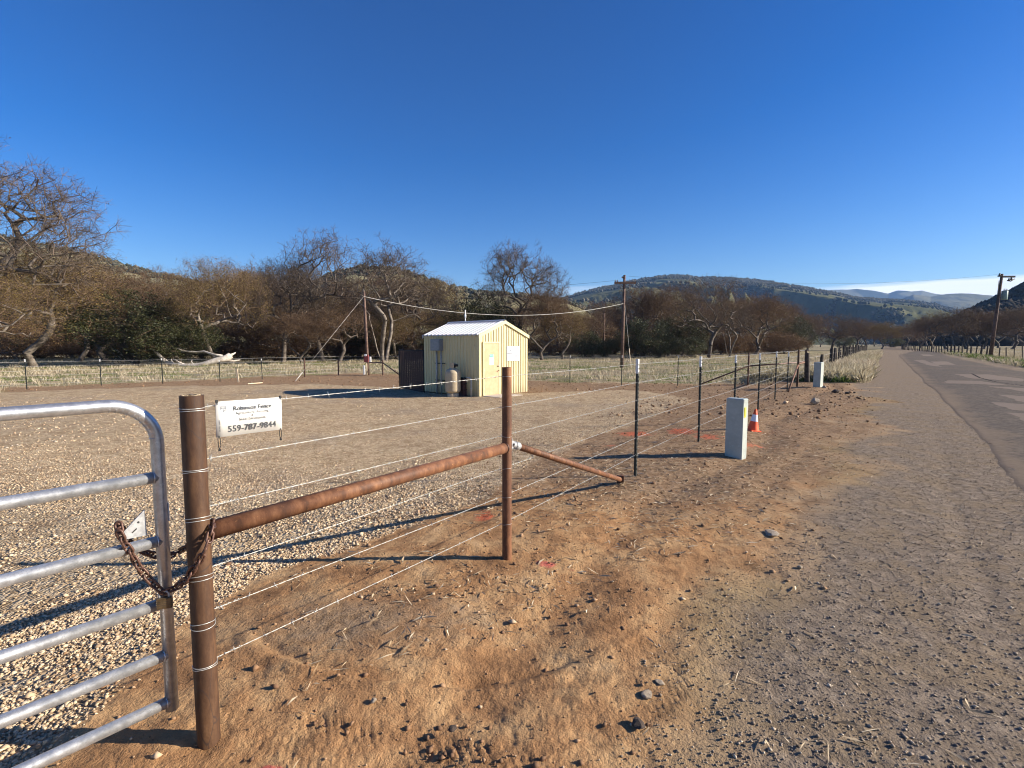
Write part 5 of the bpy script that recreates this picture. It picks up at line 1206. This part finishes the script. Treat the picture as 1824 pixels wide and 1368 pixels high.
for hz in (.35, .75, 1.1):
    mb = MB(); wire_run(mb, [Vector((p.x, p.y, p.z+hz))-w0 for p, _, _ in pp], .005, 0, False, 1, .01); mb.build('wire', M['wire_far'], of)
r0_, r1_ = hit(1806, 641), hit(1681, 629.5); dr = (r1_-r0_); Lr = dr.length; dr.normalize()
rf = thing('roadside_fence', 'old wooden post and wire fence in dry grass on the right side of the road', 'fence', r0_); pr_ = []
for k in range(0, 44):
    p = r0_+dr*(k-5)*2.9; p.z = gz(p.x, p.y); pr_.append(p)
    metal = k in (4, 5, 6)
    o = link('wooden_post', wps[k % 4], rf, p-r0_, (g.uniform(-.05, .05), g.uniform(-.1, .1), g.random()*6)); o.scale = ((.05 if metal else g.uniform(.08, .14))/.08,)*2+(g.uniform(1.25, 1.6)/1.25,)
for hz in (.5, .9, 1.2):
    mb = MB(); wire_run(mb, [Vector((p.x, p.y, p.z+hz))-r0_ for p in pr_], .005, 0, False, 1, .01); mb.build('wire', M['wire_far'], rf)

# --- utility poles ----------------------------------------------------------
up = hit(1107.5, 655); U = thing('utility_pole', 'wooden utility pole with a crossarm in the pasture right of the shed', 'utility pole', up)
h = z_at(up, 490)-up.z; tx = (1109.5-1107.5)*up.y/900
MB().tube([(0, 0, -.3), (tx*.5, 0, h*.5), (tx, 0, h)], [.17, .145, .11], 12).build('pole', M['wood_pole'], U)
za2 = z_at(up, 504)-up.z; cx0, cx1 = (1091-1109)*up.y/900, (1129-1109)*up.y/900
MB().box((tx+(cx0+cx1)/2, -.14, za2), (cx1-cx0, .14, .20)).build('crossarm', M['wood_pole'], U)
for f_ in (.04, .14, .86, .96): MB().tube([(tx+cx0+(cx1-cx0)*f_, -.14, za2+.07), (tx+cx0+(cx1-cx0)*f_, -.14, za2+.27)], [.05, .035], 8).build('insulator', M['ceramic'], U)
for s in (-1, 1): MB().tube([(tx+s*.55, -.16, za2-.05), (tx, -.13, za2-.55)], .018, 6).build('crossarm_brace', M['dark_metal'], U)
MB().box((tx-.12, -.05, h-.25), (.32, .12, .12), Matrix.Rotation(.5, 3, 'Y')).build('top_bracket', M['wood_pole'], U)
gy0, gy1 = hit(1124, 657), at(1113, 540, up.y+.1)
MB().tube([gy0-up, gy1-up], .008, 5).build('guy_wire', M['wire_far'], U)
gg = (gy1-gy0); MB().tube([gy0-up, gy0-up+gg*.30], .035, 6).build('guy_guard', M['stake'], U)
spb = hit(653.5, 668.8); S = thing('service_pole', 'slim service pole with red meter box at the back corner of the yard', 'utility pole', spb)
hs = z_at(spb, 519)-spb.z; tl = (650.8-653.5)*spb.y/900; k_ = spb.y/900
MB().tube([(0.06, .15, -.3), (tl*.5+.03, .15, hs*.5), (tl, .15, hs)], [.115, .10, .075], 10).build('pole', M['wood_pole'], S)
def spz(py): return z_at(spb, py)-spb.z
mbx = MB().bbox((.03, -.10, (spz(632)+spz(645))/2), (8*k_, .22, spz(632)-spz(645)), .02).build('meter_box', M['red_box'], S)
mb = MB(); mb.tube([(.0, -.22, spz(632.5)), (.0, -.30, spz(632.5))], .085, 12); mb.build('meter_dial', M['white_paint'], mbx)
MB().bbox((7*k_, -.06, spz(640)), (3*k_, .14, 9*k_), .01).build('white_box', M['white_paint'], S)
MB().tube([(.02, -.08, -.1), (.02, -.08, spz(645))], .045, 8).build('riser_pipe', M['stake'], S)
mk = hit(648.8, 666.8); mt_ = thing('marker_post', 'short white utility marker post just left of the service pole', 'marker post', mk)
MB().bbox((0, 0, .32), (3.2*mk.y/900, .08, z_at(mk, 651)-mk.z), .02).build('marker_panel', M['white_paint'], mt_); MB().bbox((0, 0, z_at(mk, 651)-mk.z-.02), (3.6*mk.y/900, .1, .05), .02).build('marker_cap', M['white_paint'], mt_)
ga = hit(526, 679); gt_ = Vector((spb.x+tl, spb.y+.05, z_at(spb, 528))); MB().tube([ga-spb, gt_-spb], .008, 6).build('guy_wire', M['cable'], S)
MB().tube([ga-spb, ga-spb+(gt_-ga)*.09], .03, 6).build('guy_guard', M['cable'], S)
def span(name, a, b, sag, r, m, label, cat='cable', n=40):
    a, b = Vector(a), Vector(b); mb = MB(); mb.tube([(b-a)*(i/n)+Vector((0, 0, -4*sag*(i/n)*(1-i/n))) for i in range(n+1)], r, 6, cap=False)
    o = mb.build(name, m); o.location = a; return tag(o, label, cat)
ua = (up.x, up.y-.15, z_at(up, 541)); span('overhead_cable', gt_, ua, 1.22, .026, M['cable'], 'thick pale overhead cable sagging from the service pole over the shed to the crossarm pole')
rp = hit(1763.5, 638); RPo = thing('transformer_pole', 'leaning dark utility pole with a grey transformer by the right side of the road', 'utility pole', rp)
hr = z_at(rp, 488)-rp.z; kr = rp.y/900; tr = 10*kr
MB().tube([(0, 0, -.3), (tr*.5, 0, hr*.5), (tr, 0, hr)], [.20, .17, .13], 12).build('pole', M['wood_pole'], RPo)
def rz_(py): return z_at(rp, py)-rp.z
def rx_(px, py): return (px-1763.5)*kr
za3 = rz_(493); MB().box((rx_(1784, 493), -.1, za3), (22*kr, .14, .20)).build('crossarm', M['dark_metal'], RPo)
MB().box((rx_(1769, 492), -.1, rz_(492)), (8*kr, .1, .14)).build('pin_bracket', M['dark_metal'], RPo)
for px, py in ((1768, 489), (1785, 498), (1789, 496)): MB().tube([(rx_(px, py), -.1, rz_(py+3)), (rx_(px, py), -.1, rz_(py-2))], [.12, .07], 8).build('insulator', M['ceramic'], RPo)
MB().tube([(rx_(1782, 500), -.1, rz_(500)), (rx_(1788, 500), -.1, rz_(501)), (rx_(1795, 500), -.1, rz_(497))], .06, 6).build('fuse_arm', M['dark_metal'], RPo)
zt1, zt0 = rz_(518), rz_(534); xt = rx_(1780, 525)
MB().lathe([(.01, zt0), (.27, zt0), (.29, zt0+.05), (.29, zt1-.05), (.26, zt1), (.01, zt1+.05)], (xt, -.05, 0), 16).build('transformer_can', M['xfmr'], RPo)
for dx in (-.1, .12): MB().tube([(xt+dx, -.05, zt1), (xt+dx, -.05, zt1+.25)], [.05, .03], 6).build('bushing', M['ceramic'], RPo)
MB().tube([(rx_(1766, 560)-.1, -.2, rz_(545)), (rx_(1768, 500)-.12, -.2, rz_(500))], .03, 5).build('ground_wire', M['dark_metal'], RPo)
fp_ = hit(1075.5, 636); fpo = thing('far_pole', 'thin distant pole standing among the oaks left of the crossarm pole', 'utility pole', fp_)
MB().tube([(0, 0, 0), (0, 0, z_at(fp_, 558)-fp_.z)], [.17, .12], 8).build('pole', M['wood_pole'], fpo)
rt_ = Vector((rp.x+tr, rp.y, rp.z+hr)); 
span('power_line', (up.x+tx+.4, up.y, up.z+h-.1), rt_, .9, .009, M['dark_metal'], 'thin power line from the crossarm pole to the transformer pole', 'power line', 30)
span('power_line', (up.x+tx-.3, up.y, up.z+za2+.27), (up.x-60, up.y+26, up.z+za2+2), 1.2, .008, M['dark_metal'], 'thin power line leaving the crossarm pole to the left over the oaks', 'power line', 30)

# --- small things in the yard ---------------------------------------------
sk = hit(424.5, 681); o = thing('stake', 'pale wooden survey stake in front of the left wire fence', 'stake', sk); o.rotation_euler = (0, R(-5), 0)
MB().add([(-.05, -.02, -.1), (.05, -.02, -.1), (.05, .02, -.1), (-.05, .02, -.1), (-.05, -.02, .80), (.05, -.02, .80), (.05, .02, .80), (-.05, .02, .80)], [(0, 1, 5, 4), (1, 2, 6, 5), (2, 3, 7, 6), (3, 0, 4, 7), (4, 5, 6, 7)]).build('stake_body', M['stake'], o)
a_, b_ = hit(441, 684.5), hit(467, 682.5); d_ = b_-a_; o = MB().box((0, 0, .03), (d_.length, .09, .04)).build('plank', M['stake']); o.location = (a_+b_)/2; o.rotation_euler.z = math.atan2(d_.y, d_.x); tag(o, 'pale plank lying on the ground right of the survey stake', 'plank')
def rock(px, py, size, m, label, seed, flat=.7, cat='rock', name='rock'):
    import bmesh
    p = hit(px, py); bm = bmesh.new(); bmesh.ops.create_icosphere(bm, subdivisions=2, radius=.5); g = random.Random(seed)
    cuts = [(_norm((g.gauss(0, 1), g.gauss(0, 1), g.gauss(0, 1))), g.uniform(.28, .42)) for _ in range(9)]
    for v in bm.verts:
        for n, d in cuts:
            k = v.co.x*n[0]+v.co.y*n[1]+v.co.z*n[2]
            if k > d: v.co -= Vector(n)*(k-d)
        v.co.z *= flat; v.co += Vector((g.uniform(-.02, .02),)*3)
    me = bpy.data.meshes.new(name); bm.to_mesh(me); bm.free(); me.materials.append(M[m])
    o = link(name, me, None, p+Vector((0, 0, size*flat*.22)), (0, 0, g.random()*6)); o.scale = (size,)*3; return tag(o, label, cat)
def sz(px, py, w): return w*hit(px, py).y/900*1.15
for px, py, w, m, l, f in [(1452, 718, 15, 'rock', 'angular tan rock on the bare earth before the far pedestal', .8), (1468, 691, 7, 'rock', 'small tan rock at the foot of the far pedestal', .8),
    (1488, 699, 12, 'rock_dark', 'largest dark earth lump right of the far pedestal', .6), (1510, 701, 8, 'rock_dark', 'flat dark lump between the big lump and the road shoulder', .5), (1522, 700, 4, 'rock_dark', 'small dark lump furthest right, by the road shoulder', .8), (1513, 708, 4, 'rock_dark', 'small upright dark lump nearest the camera beside the shoulder', 1.),
    (1375, 951, 28, 'rock', 'flat grey tan stone pressed in the dirt left of the shoulder', .25), (1136, 1292, 26, 'rock_dark', 'dark stone at the edge of the grey shoulder in the foreground', .55), (1152, 1238, 22, 'rock', 'grey tan stone just above the dark foreground stone', .4), (1175, 1217, 18, 'rock', 'pale chipped stone furthest right in the foreground cluster', .4),
    (806, 1300, 16, 'rock_dark', 'small dark pebble in the middle of the orange dirt foreground', .5), (760, 1142, 12, 'rock', 'small tan pebble in the middle of the orange dirt', .5), (665, 1249, 12, 'rock', 'small tan pebble on the curved wheel scrape', .6), (1425, 1012, 10, 'rock', 'small tan stone on the dirt near the shoulder', .6)]:
    rock(px, py, sz(px, py, w), m, l, int(px), f)
# fallen bleached tree
ft0 = hit(395, 652); fy = ft0.y
ft = thing('fallen_tree', 'bleached white fallen tree lying behind the left wire fence', 'fallen tree', ft0)
def fpnt(px, py, dy=0.0): return at(px, py, fy+dy)-ft0
kf = fy/900
def limb(name, pts, rads, n=9): MB().tube([fpnt(*p) for p in pts], [r*kf for r in rads], n).build(name, M['dead_wood'], ft)
limb('trunk', [(411, 633, .6), (403, 638, .3), (392, 640, 0), (378, 644, -.3), (362, 649, -.5), (345, 651.5, -.6), (325, 652, -.5), (308, 649.5, -.2), (296, 645, 0)], [5.5, 6, 5, 4.6, 4.2, 3.6, 4.0, 4.0, 3.2], 12)
limb('limb', [(298, 646, 0), (288, 637, .3), (280, 629, .5), (272, 623, .6), (262, 614, .7), (256, 609, .8)], [3.4, 2.6, 2.2, 1.9, 1.4, .7])
limb('limb', [(262, 615, .7), (254, 612, .9), (246, 610.5, 1)], [1.1, .8, .4])
limb('limb', [(395, 634, .4), (380, 631.5, .8), (364, 626, 1), (350, 627, 1.2), (326, 625.5, 1.2), (314, 619, 1.3), (304, 614.5, 1.4), (292, 613, 1.5), (283, 617, 1.6), (276, 624, 1.7)], [2.6, 2.1, 1.7, 1.5, 1.3, 1.1, .9, .8, .7, .5])
limb('limb', [(324, 625, 1.2), (312, 620, 1.6), (302, 621, 2)], [.9, .7, .4]); limb('limb', [(316, 621, 1.2), (306, 629, 1.4), (292, 632, 1.6), (280, 631, 1.6)], [.8, .6, .5, .3])
limb('limb', [(330, 650, -.5), (318, 645, -.4), (311, 640, -.3)], [1.6, 1.3, .9]); limb('limb', [(312, 649, -.3), (306, 644, -.2), (305, 639, 0)], [1.2, .9, .5]); limb('limb', [(346, 650, -.4), (341, 645, -.2), (342, 641, 0)], [1.0, .8, .5])
limb('root_mass', [(404, 638, .2), (412, 632, .6), (420, 628, .8)], [3.5, 2.5, .8]); limb('root_mass', [(404, 642, .4), (416, 643, .8), (428, 641, 1)], [3, 2, .6])
f4 = hit(222, 650); ft2 = thing('broken_branch', 'pale broken branch lying at the left edge of the dark evergreen', 'branch', f4)
for pts, rads in (([(199, 650), (204, 640), (212, 635), (220, 642)], [.5, .7, .8, .9]), ([(203, 622), (208, 624), (215, 630), (220, 635)], [.6, 1.6, 1.6, .8]), ([(225, 652), (236, 646), (250, 640), (262, 643)], [.9, .8, .6, .4])):
    MB().tube([at(px, py, f4.y)-f4 for px, py in pts], [r*f4.y/900 for r in rads], 7).build('limb', M['dead_wood'], ft2)
# black cow
def cow(px, py, pyt, label):
    p = hit(px, py); H = z_at(p, pyt)-p.z; s = H/1.4; t = thing('cow', label, 'cow', p)
    J = [(-.95, 0, 1.15), (-.45, 0, 1.08), (.25, 0, 1.05), (.75, 0, 1.15), (1.05, 0, 1.22), (1.32, 0, 1.18), (1.58, 0, 1.02)]; Rr = [.24, .34, .37, .32, .19, .15, .085]
    V = list(J); Rs = list(Rr); E = [(i, i+1) for i in range(6)]
    for (bx, by, root, fx) in ((-.88, .2, 0, -.06), (-.82, -.2, 0, .06), (.62, .18, 3, .04), (.72, -.18, 3, -.04)):
        k = len(V); V += [(bx, by, .82), (bx+fx+(.06 if bx < 0 else 0), by, .52), (bx+fx-(.07 if bx < 0 else 0), by, .30), (bx+fx, by, .03)]; Rs += [.15, .085, .062, .07]; E += [(root, k), (k, k+1), (k+1, k+2), (k+2, k+3)]
    k = len(V); V += [(-1.10, 0, 1.12), (-1.16, 0, .75), (-1.17, 0, .45)]; Rs += [.04, .025, .04]; E += [(0, k), (k, k+1), (k+1, k+2)]
    for sy in (1, -1): k = len(V); V.append((1.26, sy*.24, 1.27)); Rs.append(.035); E.append((5, k))
    me = bpy.data.meshes.new('body'); me.from_pydata([tuple(c*s for c in v) for v in V], E, []); me.materials.append(M['black_coat'])
    o = link('body', me, t); md = o.modifiers.new('skin', 'SKIN'); me.skin_vertices or None
    sk_ = me.skin_vertices[0].data if me.skin_vertices else None
    if sk_ is None: 
        import bmesh; bm = bmesh.new(); bm.from_mesh(me); bm.verts.layers.skin.verify(); bm.to_mesh(me); bm.free(); sk_ = me.skin_vertices[0].data
    for i, r in enumerate(Rs): sk_[i].radius = (r*s, r*s*1.1)
    sk_[1].use_root = True; o.modifiers.new('sub', 'SUBSURF').levels = 1; o.modifiers['sub'].render_levels = 1; return t
cow(455, 628.5, 616.5, 'black cow standing in the grass behind the fallen tree roots')
# ------------------------------------------------------------------ air
def haze():
    x0, x1, y0, y1, z0, z1 = -11500, 11500, -600, 8200, -3, 950
    mb = MB().box(((x0+x1)/2, (y0+y1)/2, (z0+z1)/2), (x1-x0, y1-y0, z1-z0))
    m = bpy.data.materials.new('air_haze'); m.use_nodes = True; m.node_tree.nodes.clear(); t = NT(m.node_tree)
    v = t.n('ShaderNodeVolumePrincipled', {'Color': (.32, .56, 1, 1), 'Density': 6.5e-5, 'Anisotropy': 0.0}); t.L.new(v.outputs[0], t.n('ShaderNodeOutputMaterial').inputs['Volume'])
    tag(mb.build('haze', m), kind='stuff')
if USE_HAZE: haze()
print('STAT', STAT)
from collections import Counter
_c = Counter()
for _m in bpy.data.meshes: _c[_m.name.split('.')[0]] += len(_m.loops)-2*len(_m.polygons)
print('TOP', _c.most_common(24))
print('TRIS', sum(len(m.loops)-2*len(m.polygons) for m in bpy.data.meshes))
